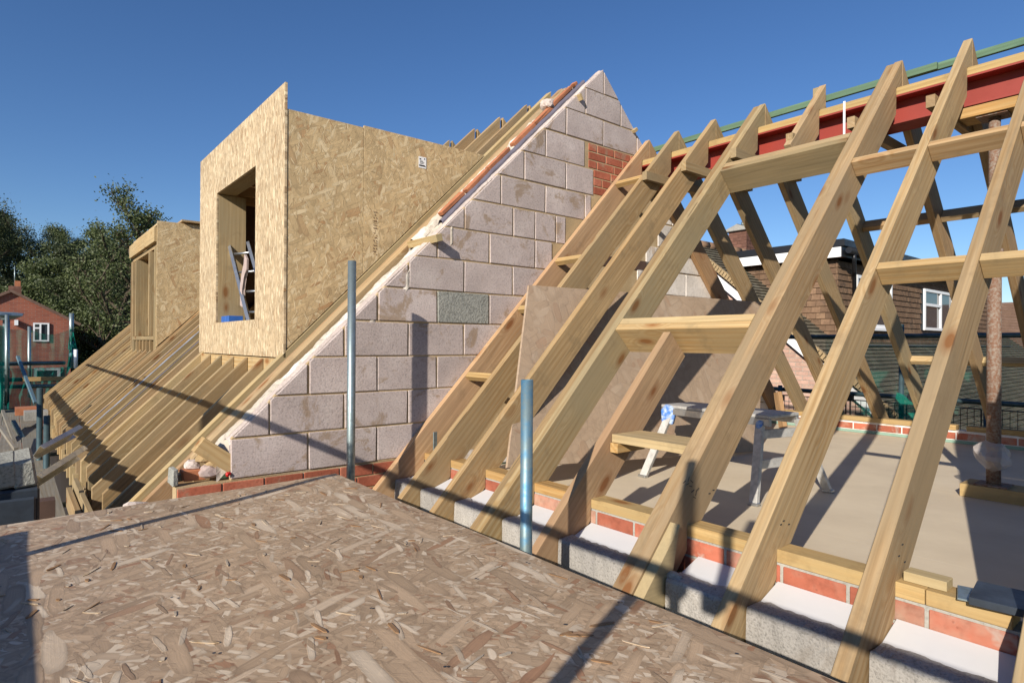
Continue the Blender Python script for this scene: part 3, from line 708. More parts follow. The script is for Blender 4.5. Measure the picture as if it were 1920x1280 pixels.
# ------------------------------------------------------------------ acrow prop and sleeper
ap = thing('steel_prop', 'rusty adjustable steel prop holding up the red ridge beam', 'prop', (2.6, 3.165, -.14))
px, py = 2.60, 3.150
tube('outer_tube', [(px, py, -.055), (px, py, 1.30)], .036, M['rust'], ap, 20)
tube('inner_tube', [(px, py, 1.2), (px, py, 2.125)], .029, M['rust'], ap, 20)
tube('collar', [(px, py, 1.27), (px, py, 1.34)], .044, M['rust'], ap, 20)
box('base_plate', (px - .08, py - .08, -.063), (px + .08, py + .08, -.055), M['rust'], ap, 0)
box('head_plate', (px - .075, py - .075, 2.125), (px + .075, py + .075, 2.133), M['rust'], ap, 0)
o = box('head_block', (px - .16, py - .09, 2.135), (px + .16, py + .09, 2.198), M['wood_yellow']); tag(o, 'thick timber pad between the rusty prop head and the red beam', 'timber block')
o = box('sleeper', (2.455, 3.06, -.139), (3.6, 3.27, -.064), M['wood_yellow']); tag(o, 'timber sleeper on the floor under the rusty prop', 'timber')
bm = bmesh.new(); bmesh.ops.create_icosphere(bm, subdivisions=3, radius=.09)
for v in bm.verts:
    n = noise.noise(v.co * 14); v.co = Vector((v.co.x * (1 + n * .5), v.co.y * (1 + n * .5), v.co.z * (.95 + n * .3)))
o = link('plastic_wrap', bm_mesh(bm, smooth=False), None, None, Matrix.Translation((px, py, .115)))
m_, t_, b_ = new_mat('translucent_plastic'); b_.inputs['Base Color'].default_value = (.55, .5, .48, 1); b_.inputs['Alpha'].default_value = .45; b_.inputs['Roughness'].default_value = .3; o.data.materials.append(m_)
tag(o, 'crumpled clear plastic wrapped round the foot of the rusty prop', 'plastic')
# ------------------------------------------------------------------ leaning OSB sheet
BL = onZ(949, 877, .03); BR = onZ(1420, 846, -.135)
def on_dist(u, v, P, d, pick):
    r = ray(u, v).normalized(); m = CAM - P; b_ = r.dot(m); c = m.dot(m) - d * d; disc = b_ * b_ - c
    if disc < 0: t = -b_; return CAM + r * t
    s = math.sqrt(disc); return CAM + r * (-b_ + (s if pick else -s))
TL = onX(990, 535, BL.x - .30)
TR = TL + (BR - BL)
exb = BR - BL; eyb = TL - BL
F = frame(BL, exb, eyb); eyn = Vector((F[0][1], F[1][1], F[2][1])); exn = exb.normalized()
Lb = exb.length; Hb = eyb.dot(eyn); sk = eyb.dot(exn)
nF = Vector((F[0][2], F[1][2], F[2][2])); rT = ray(1432, 567); TR = CAM + rT * ((BL - CAM).dot(nF) / rT.dot(nF)); dT = TR - BL
o = prism('osb_sheet', [(0, 0), (Lb, 0), (dT.dot(exn), dT.dot(eyn)), (sk, Hb)], F, -.009, .009, M['osb_old']); tag(o, 'large weathered OSB sheet leaning inside behind the rafters', 'board')
# ------------------------------------------------------------------ trestle step
tr = thing('work_platform', 'folding aluminium work platform with blue hinges standing on the floor', 'work platform', (1.4, 2.2, -.14))
FA, FB, FC, FD = [Vector(q) for q in ((.95, 1.95, -.139), (1.80, 1.86, -.139), (1.92, 2.52, -.139), (1.06, 2.60, -.139))]
cen = (FA + FB + FC + FD) / 4; tz = .33
def topc(f): d = (f - cen); return Vector((cen.x + d.x * .78, cen.y + d.y * .42, tz))
TA, TB, TC, TD = [topc(f) for f in (FA, FB, FC, FD)]
for f, t_ in ((FA, TA), (FB, TB), (FC, TC), (FD, TD)):
    beam('leg', f, t_ - Vector((0, 0, .02)), .05, .028, M['alu_dusty'], tr, up=(0, 1, .2))
    box('foot', f + Vector((-.03, -.02, 0)), f + Vector((.03, .02, .018)), M['alu'], tr, .003)
exq = (TB - TA).normalized(); F = frame(TA + Vector((0, 0, 0)), TB - TA, TD - TA); wq = (TB - TA).length; hq = (TD - TA).length
prism('tread', rect(-.07, -.02, wq + .07, hq + .02), F, 0, .02, M['alu_dusty'], tr, .004)
for y0 in (-.02, hq - .005): prism('edge_rail', rect(-.07, y0, wq + .07, y0 + .025), F, -.045, -.001, M['alu'], tr, .003)
beam('step_rung', FB.lerp(TB, .45), FC.lerp(TC, .45), .03, .05, M['alu_dusty'], tr)
beam('step_rung', FA.lerp(TA, .45), FD.lerp(TD, .45), .03, .05, M['alu_dusty'], tr)
beam('step_rung', FB.lerp(TB, .80), FC.lerp(TC, .80), .03, .05, M['alu_dusty'], tr)
for t_, f in ((TA, FA), (TB, FB), (TC, FC), (TD, FD)):
    d = (f - t_).normalized(); c = t_ + d * .04
    if t_ is TC or t_ is TD: continue
    k_ = 1 if t_ is TA else .4; prism('hinge', [(a_ * k_, b_ * k_) for a_, b_ in [(-.045, -.06), (.03, -.075), (.05, .0), (.045, .05), (-.02, .06), (-.05, .02)]], frame(c, (.95, .3, 0), (0, 0, 1)), -.02, .02, M['blue_worn'], tr, .004)
# ------------------------------------------------------------------ bits on plate / between rafters
pk = onX(1153, 822, 1.60)
o = box('plank', (1.580, pk.y + .0, pk.z - .02), (2.012, pk.y + .22, pk.z + .02), M['wood_pale']); tag(o, 'short plank bridging two rafters in front of the work platform', 'plank')
o = box('support_batten', (1.578, pk.y - .01, pk.z - .068), (1.625, pk.y + .2, pk.z - .0215), M['wood_yellow']); tag(o, 'small batten nailed to the short rafter under the plank', 'batten')
o = box('wood_offcut', (2.885, .80, .0265), (3.0, .86, .056), M['wood_pale']); tag(o, 'thin wooden wedge lying on the wall plate at the right', 'offcut')
o = box('wood_offcut', (2.772, .825, .0265), (2.82, .89, .05), M['wood_pale']); tag(o, 'tiny wooden wedge beside the rafter foot on the wall plate', 'offcut')
o = prism('metal_plate', rect(-.022, -.06, .022, .06), frame((3.045, .815, .032), (1, .25, 0), (-.25, 1, 0)), -.003, .003, M['galv']); tag(o, 'grey metal connector plate lying on the end of the wall plate', 'metal plate')
o = prism('dark_board', rect(0, 0, .42, .17), frame((3.07, .735, .03), (1, .12, 0), (-.12, 1, 0)), 0, .022, M['slate_board']); tag(o, 'dark grey board bridging the gap at the right end of the wall plate', 'board')
o = box('metal_strap', (.115, .80, .026), (.121, .83, .17), M['galv']); tag(o, 'upright galvanised strap rising from the wall plate beside the first rafter', 'strap')
# ------------------------------------------------------------------ left roof: rafters along the block wall and beyond
LP = .99; LC = 1 / math.sqrt(1 + LP * LP); LS = LP * LC
def ltop(y): return LP * y + .60
lr = thing('left_roof_frame', 'long left hand roof slope of closely spaced treated rafters', 'roof frame', (-5, 0, 0))
def lraft(xn, wd, mat, y0, y1, plumb=True, dep=.21, par=lr, name='rafter', lift=0):
    ex = Vector((0, LC, LS)); ey = Vector((0, -LS, LC)); org = Vector((xn, 0, .6 + lift)); D = dep / LC
    pts = [(y0, ltop(y0)), (y0, ltop(y0) - D), (y1, ltop(y1) - D), (y1, ltop(y1))]
    P2 = [((a) * ex.y + (b_ - .6) * ex.z, (a) * ey.y + (b_ - .6) * ey.z) for a, b_ in pts]
    return prism(name, P2, frame(org, ex, ey), -wd, 0, mat, par, .002)
RIDGE = 2.55
lraft(-.48, .06, M['wood_red'], -1.00, RIDGE); lraft(-.655, .07, M['wood_pale'], -.98, RIDGE + .02, lift=.01)
lraft(-.33, .10, M['wood'], -.55, RIDGE - .1, dep=.10, name='edge_board', lift=.03)
for x in (-1.00, -1.38, -1.76, -2.14, -2.52): lraft(x, .045, M['wood_green'], -.90 + rnd.uniform(-.02, .02), .045)
[lraft(xx, .045, M['wood'], 1.75, RIDGE) for xx in (-.98, -1.41, -1.86, -2.36)]
box('trimmer_board', (-2.94, .048, .395), (-.73, .068, .648), M['wood_pale'], lr)
lraft(-2.90, .045, M['wood_pale'], -.90, RIDGE); lraft(-2.948, .045, M['wood'], -.90, RIDGE)
x = -3.30; k = 0
while x > -11.2:
    stop = (x < -5.50 and x > -7.55)
    lraft(x, .045, M[rnd.choice(['wood_green', 'wood', 'wood_green', 'wood_pale'])], -.90 + rnd.uniform(-.015, .015), .045 if stop else RIDGE + rnd.uniform(-.02, .02))
    x -= .40 if k % 5 else .37; k += 1
lraft(-5.40, .045, M['wood'], -.9, RIDGE)
# rafters seen above the dormer roof: other side of ridge
for x in [-.43, -.98, -1.41, -1.86, -2.36, -2.9] + [-3.3 - .4 * i for i in range(19)]:
    ex = Vector((0, -LC, LS)); ey = Vector((0, LS, LC)); org = Vector((x, 5.14, .6)); D = .21 / LC
    P2 = [((a - 5.14) * ex.y + (b_ - .6) * ex.z, (a - 5.14) * ey.y + (b_ - .6) * ey.z) for a, b_ in [(2.588, .6 + LP * 2.552), (2.588, .6 + LP * 2.552 - D), (4.6, .6 + LP * .54 - D), (4.6, .6 + LP * .54)]]
    prism('rafter', P2, frame(org, ex, ey), 0, .045, M['wood_green'], lr, .002)
box('ridge_board', (-11.3, 2.535, 2.62), (-.3, 2.565, 2.80), M['wood'], lr)
# foil / dpc strips over a wall head between the dormers
for xx, mt, a in ((-3.95, 'foil', .004), (-3.45, 'dpc', .004), (-4.35, 'dpc', .004)):
    bm = bmesh.new(); n = 90; rows = []
    for i in range(n + 1):
        y = -.75 + (2.3 if mt == 'foil' else 1.9) * i / n
        rows.append([bm.verts.new((xx - .055 * (k / 4) * (1 if mt == 'foil' else .35), y, ltop(y) + .012 + a * 2 * (noise.noise(Vector((k * 1.7, y * 9, xx))) + .6))) for k in range(5)])
    for i in range(n):
        for k in range(4): bm.faces.new((rows[i][k], rows[i][k + 1], rows[i + 1][k + 1], rows[i + 1][k]))
    me = bm_mesh(bm); o = link('dpc_strip', me, M[mt], lr)
    so_ = o.modifiers.new('s', 'SOLIDIFY'); so_.thickness = .004
# ply sarking under the rafters (what closes the view between them)
prism('sarking_board', [(-.80, ltop(-.80) - .31), (1.9, ltop(1.9) - .31), (1.9, ltop(1.9) - .33), (-.80, ltop(-.80) - .33)], FX, -11.2, -.75, M['wood_green'], lr, 0)
# wall plate, fascia boards and studs at the foot
box('fascia_board', (-2.6, -.975, -.57), (-.95, -.945, -.37), M['wood_green'], lr)
box('fascia_board', (-2.6, -1.02, -.595), (-.95, -.985, -.44), M['wood_green'], lr)
box('wood_block', (-1.05, -.99, -.47), (-.88, -.80, -.36), M['wood_pale'], lr)
x = -2.7
while x > -11:
    box('plate_stud', (x - .045, -.945, -.60), (x, -.90, -.43), M['wood_pale'], lr); x -= .40
box('wall_plate', (-11.2, -.89, -.60), (-1, -.80, -.50), M['wood_green'], lr)
hw = thing('house_wall', 'brick wall of the house below the left hand roof eaves', 'wall', (-5, -.85, GZ))
box('wall_body', (-11.2, -.84, GZ), (-.1, -.70, -.605), M['brickwall'], hw, 0)
box('wall_body', (.0, .60, GZ), (5, .77, -.5), M['brickwall'], hw, 0)

# ------------------------------------------------------------------ near dormer
d1 = thing('dormer', 'large square OSB clad dormer with an open window hole beside the block wall', 'dormer', (-1.9, .1, .6))
FYn = lambda y: frame((0, y, 0), (0, 0, 1), (-1, 0, 0))     # local x up; (z, -x)
def facepanel(name, x0, x1, z0, z1, par, mat, y=.072, th=.018):
    # local x = vertical so strands run vertically; normal (0,0,1)x(-1,0,0) = (0,-1,0)
    F = frame(((x0 + x1) / 2, y, (z0 + z1) / 2), (0, 0, 1), (-1, 0, 0)); a = (z1 - z0) / 2; b_ = (x1 - x0) / 2
    return prism(name, rect(-a, -b_, a, b_), F, -th, 0, mat, par, .001)
facepanel('osb_panel', -3.10, -2.464, .655, 2.555, d1, M['osb_front'])
facepanel('osb_panel', -1.302, -.655, .655, 2.555, d1, M['osb_front'])
facepanel('osb_panel', -2.461, -1.305, 2.12, 2.555, d1, M['osb_front'])
facepanel('osb_panel', -2.461, -1.305, .655, .935, d1, M['osb_front'])
# cheek panels: plane x=-.662 facing +X ; strands vertical
def cheek(x, yb, ye, ztop, par, mat, sgn=1, low=.02):
    y0, y1 = yb, ye; z0 = ltop(y0) + low; z1 = ltop(y1) + low
    pts = [(z0, y0), (z1, y1), (ztop, y1), (ztop, y0)]
    if z1 > ztop: yt = (ztop - low - .6) / LP; pts = [(z0, y0), (ztop, yt), (ztop, y0)]
    F = frame((x, 0, 0), (0, 0, 1), (0, 1, 0))   # ez = z x y = -x
    cy = sum(p[1] for p in pts) / len(pts); cz = sum(p[0] for p in pts) / len(pts)
    return prism('osb_panel', [(p[0] - cz, p[1] - cy) for p in pts], F @ Matrix.Translation((cz, cy, 0)), 0, .018, mat, par, .001)
cheek(-.660, .092, .66, 2.375, d1, M['osb_cheek']); cheek(-.660, .663, 1.80, 2.392, d1, M['osb_cheek'])
cheek(-3.06, .092, 1.80, 2.38, d1, M['osb_cheek'])
for y in (.12, .5, .9, 1.3): box('stud', (-.78, y, ltop(y) + .0), (-.682, y + .045, 2.33), M['wood_green'], d1)
# roof deck, ceiling joists, window studs
box('roof_deck', (-3.05, .095, 2.335), (-.685, 1.9, 2.353), M['osb_cheek'], d1)
x = -2.95
while x < -.8: box('joist', (x, .10, 2.15), (x + .045, 1.9, 2.333), M['wood'], d1); x += .4
box('jamb_stud', (-2.51, .093, .66), (-2.463, .33, 2.118), M['wood_green'], d1)
box('jamb_stud', (-2.60, .093, .66), (-2.513, .14, 2.33), M['wood_green'], d1)
box('jamb_stud', (-1.302, .093, .66), (-1.255, .20, 2.118), M['wood_green'], d1)
box('lintel', (-2.51, .093, 2.122), (-1.255, .24, 2.149), M['wood_green'], d1)
box('sill_plate', (-2.46, .093, .88), (-1.305, .30, .932), M['wood_green'], d1)
box('back_panel', (-3.04, 1.86, .65), (-.69, 1.9, 2.33), M['dark_board'], d1)  # dark panels and floor put the interior shade into their colour
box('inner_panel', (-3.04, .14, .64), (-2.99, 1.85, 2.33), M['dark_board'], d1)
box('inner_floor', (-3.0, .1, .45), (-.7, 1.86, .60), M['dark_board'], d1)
# stamped mark and paper label on cheek
def ondorm(u, v): return onX(u, v, -.6585)
lab = ondorm(792, 305)
lb_ = prism('paper_label', rect(-.045, -.035, .045, .035), frame(lab + Vector((.0, 0, 0)), (0, 0, 1), (0, -1, 0)), 0, .0015, M['card'], d1, 0)
bm = bmesh.new()
for (a, b_, c, d_) in ((-.032, -.03, -.02, .022), (-.012, -.024, -.008, .010), (-.002, -.024, .002, .016), (.006, -.022, .012, .004), (-.034, .024, -.026, .030), (.026, .014, .036, .024), (.02, -.028, .03, -.012)):
    prism_bm(bm, rect(min(b_, d_) , min(a, c), max(b_, d_), max(a, c)), .0016, .0022)
link('label_print', bm_mesh(bm), M['ink'], lb_, frame(lab, (0, 1, 0), (0, 0, 1)))
# faint stamped print running up the board (too small to read)
pst = ondorm(703, 478); bm = bmesh.new(); zz_ = 0; rq = random.Random(5)
while zz_ < .34:
    L_ = rq.uniform(.008, .02)
    for q_ in range(3):
        if rq.random() < .75: prism_bm(bm, rect(zz_, -.014 + q_ * .011, zz_ + L_ * .5, -.014 + q_ * .011 + .006), 0, .0006)
    zz_ += L_ + .006
o = link('stamped_print', bm_mesh(bm), M['brick_dark'], d1, frame(pst + Vector((.0012, 0, 0)), (0, 0, 1), (0, -1, 0))); o['kind'] = 'stuff'
# ------------------------------------------------------------------ ladder in the window and blue box
la = thing('ladder', 'aluminium ladder leaning inside the open dormer window', 'ladder', (-2.1, .7, .6))
A1 = onY(431, 461, .20); A2 = onY(468, 606, .16); off = Vector((.24, .10, 0))
A0 = A1
for d in (Vector((0, 0, 0)), off): beam('stile', A0 + d, A2 + d, .028, .062, M['alu'], la, up=(1, -.6, .3))
for f in (.12, .37, .62, .87):
    p = A0.lerp(A2, f); tube('rung', [p, p + off], .010, M['alu'], la, 10)
pc = onY(455, 525, .17)
prism('ladder_hook', [(-.02, -.22), (.03, -.24), (.02, -.08), (.05, .02), (.10, .08), (.10, .17), (.05, .22), (.045, .13), (0, .06), (-.03, -.05)], frame(pc, (1, .1, 0), (-.15, 0, 1)), -.012, .012, M['rag'], la, .004)
bq = onY(433, 604, .18)
o = box('blue_box', (bq.x - .20, .12, .9335), (bq.x + .16, .24, .995), M['blue']); tag(o, 'small blue box sitting on the dormer window sill', 'box')

# ------------------------------------------------------------------ far dormer frame
d2 = thing('dormer', 'far dormer with open stud framed front and OSB side', 'dormer', (-6.5, .1, .6))
cheek(-5.46, .075, .75, 2.33, d2, M['osb_cheek']); cheek(-5.46, .753, 1.70, 2.34, d2, M['osb_cheek'])
cheek(-7.62, .12, 1.6, 2.3, d2, M['osb_cheek'])
xl, xr = -7.66, -5.485
def stud(x, z0, z1, w=.045, dp=.15): return box('stud', (x, .07, z0), (x + w, .07 + dp, z1), M['wood_green'], d2)
box('header_beam', (xl, .045, 2.06), (xr, .095, 2.25), M['wood_pale'], d2)
box('top_plate', (xl, .097, 2.0), (xr, .22, 2.055), M['wood_green'], d2)
stud(xl, .62, 2.0); stud(xl + .12, .62, 2.0); stud(xr - .045, .62, 2.0); stud(xr - .14, .62, 2.0)
xa = onY(254, 560, .07).x; xb = onY(278, 560, .07).x
box('jamb_board', (xa, .07, .84), (xa + .045, .36, 1.99), M['wood_green'], d2); stud(xb, .84, 1.99, .06)
box('sill_plate', (xl + .17, .065, .78), (xr - .15, .22, .83), M['wood_green'], d2)
for i in range(6):
    x = xl + .25 + i * .29; stud(x, .62, .775)
box('sole_plate', (xl, .065, .60), (xr, .2, .618), M['wood_green'], d2)
box('roof_deck', (xl, .1, 2.30), (xr, 1.75, 2.325), M['osb_cheek'], d2)
box('back_panel', (xl + .05, 1.2, .6), (xr - .05, 1.25, 2.3), M['brick'], d2)
# roofing board over the far cheek
box('roof_board', (-7.6, .35, 2.345), (-5.40, 1.9, 2.372), M['wood'], d2)

# ------------------------------------------------------------------ left scaffold platform
ls = thing('scaffold_platform', 'scaffold platform of grey boards below the left roof eaves', 'scaffold', (-5, -1.5, -1.4))
SZ = -.60
for j in range(6):
    y0 = -2.42 + j * .232
    x = -.6
    while x > -12: box('scaffold_board', (x - 3.88, y0, SZ - .038 + rnd.uniform(-.004, .004)), (x, y0 + .225, SZ + rnd.uniform(-.003, .003)), M['plank'], ls, .003); x -= 3.9
def lpost(u, v, x, r=.0242, top_v=None, mat='tube_dark'):
    p = onX(u, v, x); return tube('standard_tube', [(x, p.y, GZ), (x, p.y, p.z)], r, M[mat], ls, 12)
p1 = onX(75, 727, -5.2); p2 = onX(88, 779, -4.6)
for p in (p1, p2): tube('standard_tube', [(p.x, p.y, GZ), p], .03, M['tube_dark'], ls, 12)
for x in (-3, -6, -9): tube('transom_tube', [(x, -2.6, SZ - .065), (x, -.9, SZ - .065)], .024, M['tube_dark'], ls)
for y in (-2.3, -1.1): tube('ledger_tube', [(-12, y, SZ - .115), (-.5, y, SZ - .115)], .024, M['tube_dark'], ls)
# blocks stacked on the platform at the frame's left edge
tb = thing('mixing_tub', 'pair of blocks on a mortar tub, both coloured dark for shade, at the left edge', 'mortar tub', (-1.0, -1.45, -.5))
# two blocks on top; their dark grey and the tub's slate imitate shade
for i, (u, v) in enumerate(((14, 870), (47, 865))):
    p = onX(u, v, -.75); prism('block', rect(-.2, -.05, .2, .05), frame((p.x, p.y, p.z - .1), (1, .02 * i, -.02), (0, 1, .1)), 0, .14, M['block_grey'], tb, .012, .006)
p = onX(27, 925, -.55)
box('tub_body', (p.x - .35, p.y - .25, p.z - .5), (p.x + .02, p.y + .105, p.z + .02), M['slate_board'], tb, .01)
box('tub_body', (p.x + .025, p.y - .25, p.z - .5), (p.x + .05, p.y + .09, p.z - .02), M['slate_board'], tb, .01)
box('leg', (p.x - .3, p.y - .2, SZ), (p.x - .2, p.y + .05, p.z - .5), M['slate_board'], tb)
# aluminium channels from platform to eaves
for i, (a, b_, x0, lb2) in enumerate((((68, 845), (142, 805), -3.0, 'upper aluminium channel bridging scaffold and left eaves'), ((62, 900), (150, 845), -2.2, 'lower aluminium channel bridging scaffold and left eaves'))):
    P0 = onX(*a, x0 + .35); P1 = onX(*b_, x0); F = frame(P0, P1 - P0, (1, 0, .6)); L = (P1 - P0).length; bm = bmesh.new()
    prism_bm(bm, rect(0, -.06, L, .06), 0, .004); prism_bm(bm, rect(0, -.06, L, -.056), .004, .04); prism_bm(bm, rect(0, .056, L, .06), .004, .04)
    o = link('metal_channel', bm_mesh(bm), M['alu'], None, F); tag(o, lb2, 'metal channel')
o = box('roof_tile_stack', (-1.62, -1.25, SZ + .002), (-1.5, -1.14, -.30), M['dark_board']); tag(o, 'dark board standing on edge on the scaffold boards', 'board')
# ------------------------------------------------------------------ far left scaffold with netting
fs = thing('far_scaffold', 'tubular scaffold with green netting in front of the far brick house', 'scaffold', (-14, -1, GZ))
def post(u, v0, v1, x, r, mat, par=fs): a = onX(u, v0, x); b_ = onX(u, v1, x); tube('standard_tube', [a, b_], r, M[mat], par, 10)
post(13, 590, 760, -12, .035, 'galv'); post(55, 612, 745, -14, .034, 'galv'); post(134, 587, 640, -15, .05, 'galv'); post(134, 640, 690, -15, .05, 'galv_paint')
post(142, 655, 690, -11.9, .035, 'upvc')
for v, mt in ((682, 'tube_dark'), (712, 'tube_dark'), (725, 'tube_dark')): tube('ledger_tube', [onX(-5, v, -13), onX(120, v - 2, -14.5)], .045, M[mt], fs, 8)
beam('toe_board', onX(42, 711, -12), onX(128, 709, -12), .04, .085, M['wood_yellow'], fs)
beam('brace_tube', onX(33, 668, -12), onX(66, 755, -11), .05, .05, M['galv_paint'], fs)
beam('brace_tube', onX(5, 770, -9), onX(28, 830, -7), .04, .04, M['plank'], fs)
beam('brace_tube', onX(25, 790, -8.6), onX(50, 835, -7), .05, .05, M['tube_dark'], fs)
beam('brace_tube', onX(0, 800, -7), onX(30, 842, -5.6), .04, .04, M['plank'], fs)
def sheet(name, uv, x, mat, par, wav=.06, nx=30, ny=12, sag=0):
    (u0, v0), (u1, v1), (u2, v2), (u3, v3) = uv; bm = bmesh.new(); rows = []
    for i in range(nx + 1):
        f = i / nx; row = []
        for j in range(ny + 1):
            h = j / ny; u = (u0 * (1 - f) + u1 * f) * (1 - h) + (u3 * (1 - f) + u2 * f) * h; v = (v0 * (1 - f) + v1 * f) * (1 - h) + (v3 * (1 - f) + v2 * f) * h
            v += sag * math.sin(math.pi * f) * (1 - h); p = onX(u, v, x)
            p.x += wav * noise.noise(Vector((f * 7, h * 3, x))) * 2 + wav * math.sin(f * 24) * .5; row.append(bm.verts.new(p))
        rows.append(row)
    for i in range(nx):
        for j in range(ny): bm.faces.new((rows[i][j], rows[i + 1][j], rows[i + 1][j + 1], rows[i][j + 1]))
    return link(name, bm_mesh(bm, smooth=True), M[mat], par)
sheet('netting', ((-30, 610), (57, 618), (57, 690), (-30, 690)), -14, 'net_mid', fs, .05, sag=3)
sheet('netting', ((57, 618), (134, 616), (134, 690), (57, 690)), -14.4, 'net_mid', fs, .05, sag=10)
sheet('netting', ((-30, 600), (8, 612), (9, 790), (-30, 800)), -11.5, 'net_dense', fs, .15)
sheet('netting', ((-30, 690), (58, 690), (58, 775), (-30, 800)), -12, 'net_heavy', fs, .15)
sheet('netting', ((57, 690), (133, 688), (100, 765), (55, 775)), -14.6, 'net_heavy', fs, .12)
sheet('netting', ((131, 617), (137, 617), (145, 655), (127, 655)), -15, 'net_dense', fs, .1)
sheet('netting', ((130, 655), (137, 655), (130, 690), (124, 700)), -15, 'net_dense', fs, .1)
for i, (a, b_) in enumerate((((28, 765), (70, 778)), ((45, 772), (92, 788)))):
    p0 = onX(*a, -9.6 + i); p1 = onX(*b_, -9.2 + i)
    o = box(('brick_pile', 'window_frame_stack')[i], (p0.x - .3, min(p0.y, p1.y), p1.z - .02), (p0.x + .1, max(p0.y, p1.y), p0.z), M['orange' if i == 0 else 'concrete']); tag(o, ('low pile of orange bricks on the far scaffold boards', 'grey slab lying on the scaffold boards near the orange bricks')[i], ('bricks', 'slab')[i])
# lamp post near the house
lp = thing('street_lamp', 'grey street lamp with a wide hood in front of the far brick house', 'street lamp', onX(13, 900, -20))
q = onX(12, 598, -20); tube('post', [(q.x, q.y, GZ), (q.x, q.y, q.z)], .09, M['galv'], lp, 10)
q2 = onX(8, 592, -20); lump('lamp_hood', q2, .32, M['galv'], lp, 2, 2, (1.4, 1.4, .42))
# ------------------------------------------------------------------ far brick house on the left
HX = -27.0
fh = thing('brick_house', 'red brick house with gable end and white window at the far left', 'house', (HX, -2, GZ))
ap_ = onX(18, 546, HX); ev = onX(133, 602, HX); lw = 2 * ap_.y - ev.y
F = frame((HX, 0, 0), (0, 1, 0), (0, 0, 1))
prism('gable_wall', [(lw, GZ), (ev.y, GZ), (ev.y, ev.z), (ap_.y, ap_.z), (lw, ev.z)], F, -.3, 0, M['brickwall'], fh, 0)
box('side_wall', (HX - 9, ev.y - .3, GZ), (HX - .301, ev.y, ev.z), M['brickwall'], fh, 0)
for s in (1, -1):
    e = ev if s == 1 else Vector((HX, lw, ev.z)); d = (e - ap_); L = d.length + .35
    Fr = frame((HX + .12, ap_.y, ap_.z + .02), (0, d.y, d.z), (-1, 0, 0)); prism('roof_slope', rect(0, 0, L, 9.3), Fr, -.03, .07, M['roof_brown'], fh, 0)
w0 = onX(62, 605, HX); w1 = onX(92, 640, HX)
def window(par, F, x0, x1, z0, z1, fr=.06, mull=(.45,), trans=None, prot=.02):
    """F frame local (u, v, out)"""
    wn = prism('window', rect(x0, z0, x1, z1), F, -.05, prot * .3, M['glass'], par, 0); Fi = F
    def bar(a, b_, c, d_): prism('window_frame', rect(a, b_, c, d_), Fi, prot * .3 + .001, prot + .02, M['upvc'], wn, 0)
    bar(x0, z0, x1, z0 + fr); bar(x0, z1 - fr, x1, z1); bar(x0, z0 + fr, x0 + fr, z1 - fr); bar(x1 - fr, z0 + fr, x1, z1 - fr)
    for m_ in mull: xm = x0 + (x1 - x0) * m_; bar(xm - fr / 2, z0 + fr, xm + fr / 2, z1 - fr)
    if trans: zt = z0 + (z1 - z0) * trans; xm = x0 + (x1 - x0) * mull[0]; bar(x0 + fr, zt - fr / 2, xm - fr / 2, zt + fr / 2)
    return wn
window(fh, F, w0.y, w1.y, w1.z, w0.z, .055, (.45,), .72, .04)
v0 = onX(27, 600, HX); v1 = onX(34, 610, HX); box('vent_box', (HX + .001, v0.y, v1.z), (HX + .25, v1.y, v0.z), M['upvc'], fh)
w2_ = onX(63, 690, HX); w3_ = onX(113, 712, HX); window(fh, F, w2_.y, w3_.y, w3_.z, w2_.z, .1, (), None, .04)
ch = onX(30, 560, HX - 3); ch1 = onX(40, 560, HX - 3); chz = onX(30, 537, HX - 3).z
chm = box('chimney', (HX - 3.6, ch.y - .25, ap_.z - .6), (HX - 2.8, ch1.y, chz), M['brick_dark'], fh); box('chimney_pot', (HX - 3.3, ch.y - .05, chz), (HX - 3.1, ch.y + .15, chz + .25), M['orange'], chm)
tube('aerial', [(HX - 3.2, ch.y - .05, chz), (HX - 3.2, ch.y - .05, chz + .9)], .02, M['galv'], fh, 6)
# another brick building half hidden in trees
ob = thing('brick_house', 'bit of a far red brick house showing between the trees and the roof edge', 'house', onX(200, 700, -38))
pa = onX(190, 610, -38); pb = onX(232, 610, -38); box('wall_body', (-44, pa.y, GZ), (-38, pb.y + 3, pa.z), M['brickwall'], ob, 0)
pc_ = onX(206, 612, -38); box('downpipe', (-37.97, pc_.y, GZ), (-37.9, pc_.y + .12, pc_.z - .2), M['upvc'], ob)
box('roof_block', (-44.5, pa.y - .3, pa.z), (-37.8, pb.y + 3.3, pa.z + .25), M['roof_brown'], ob)

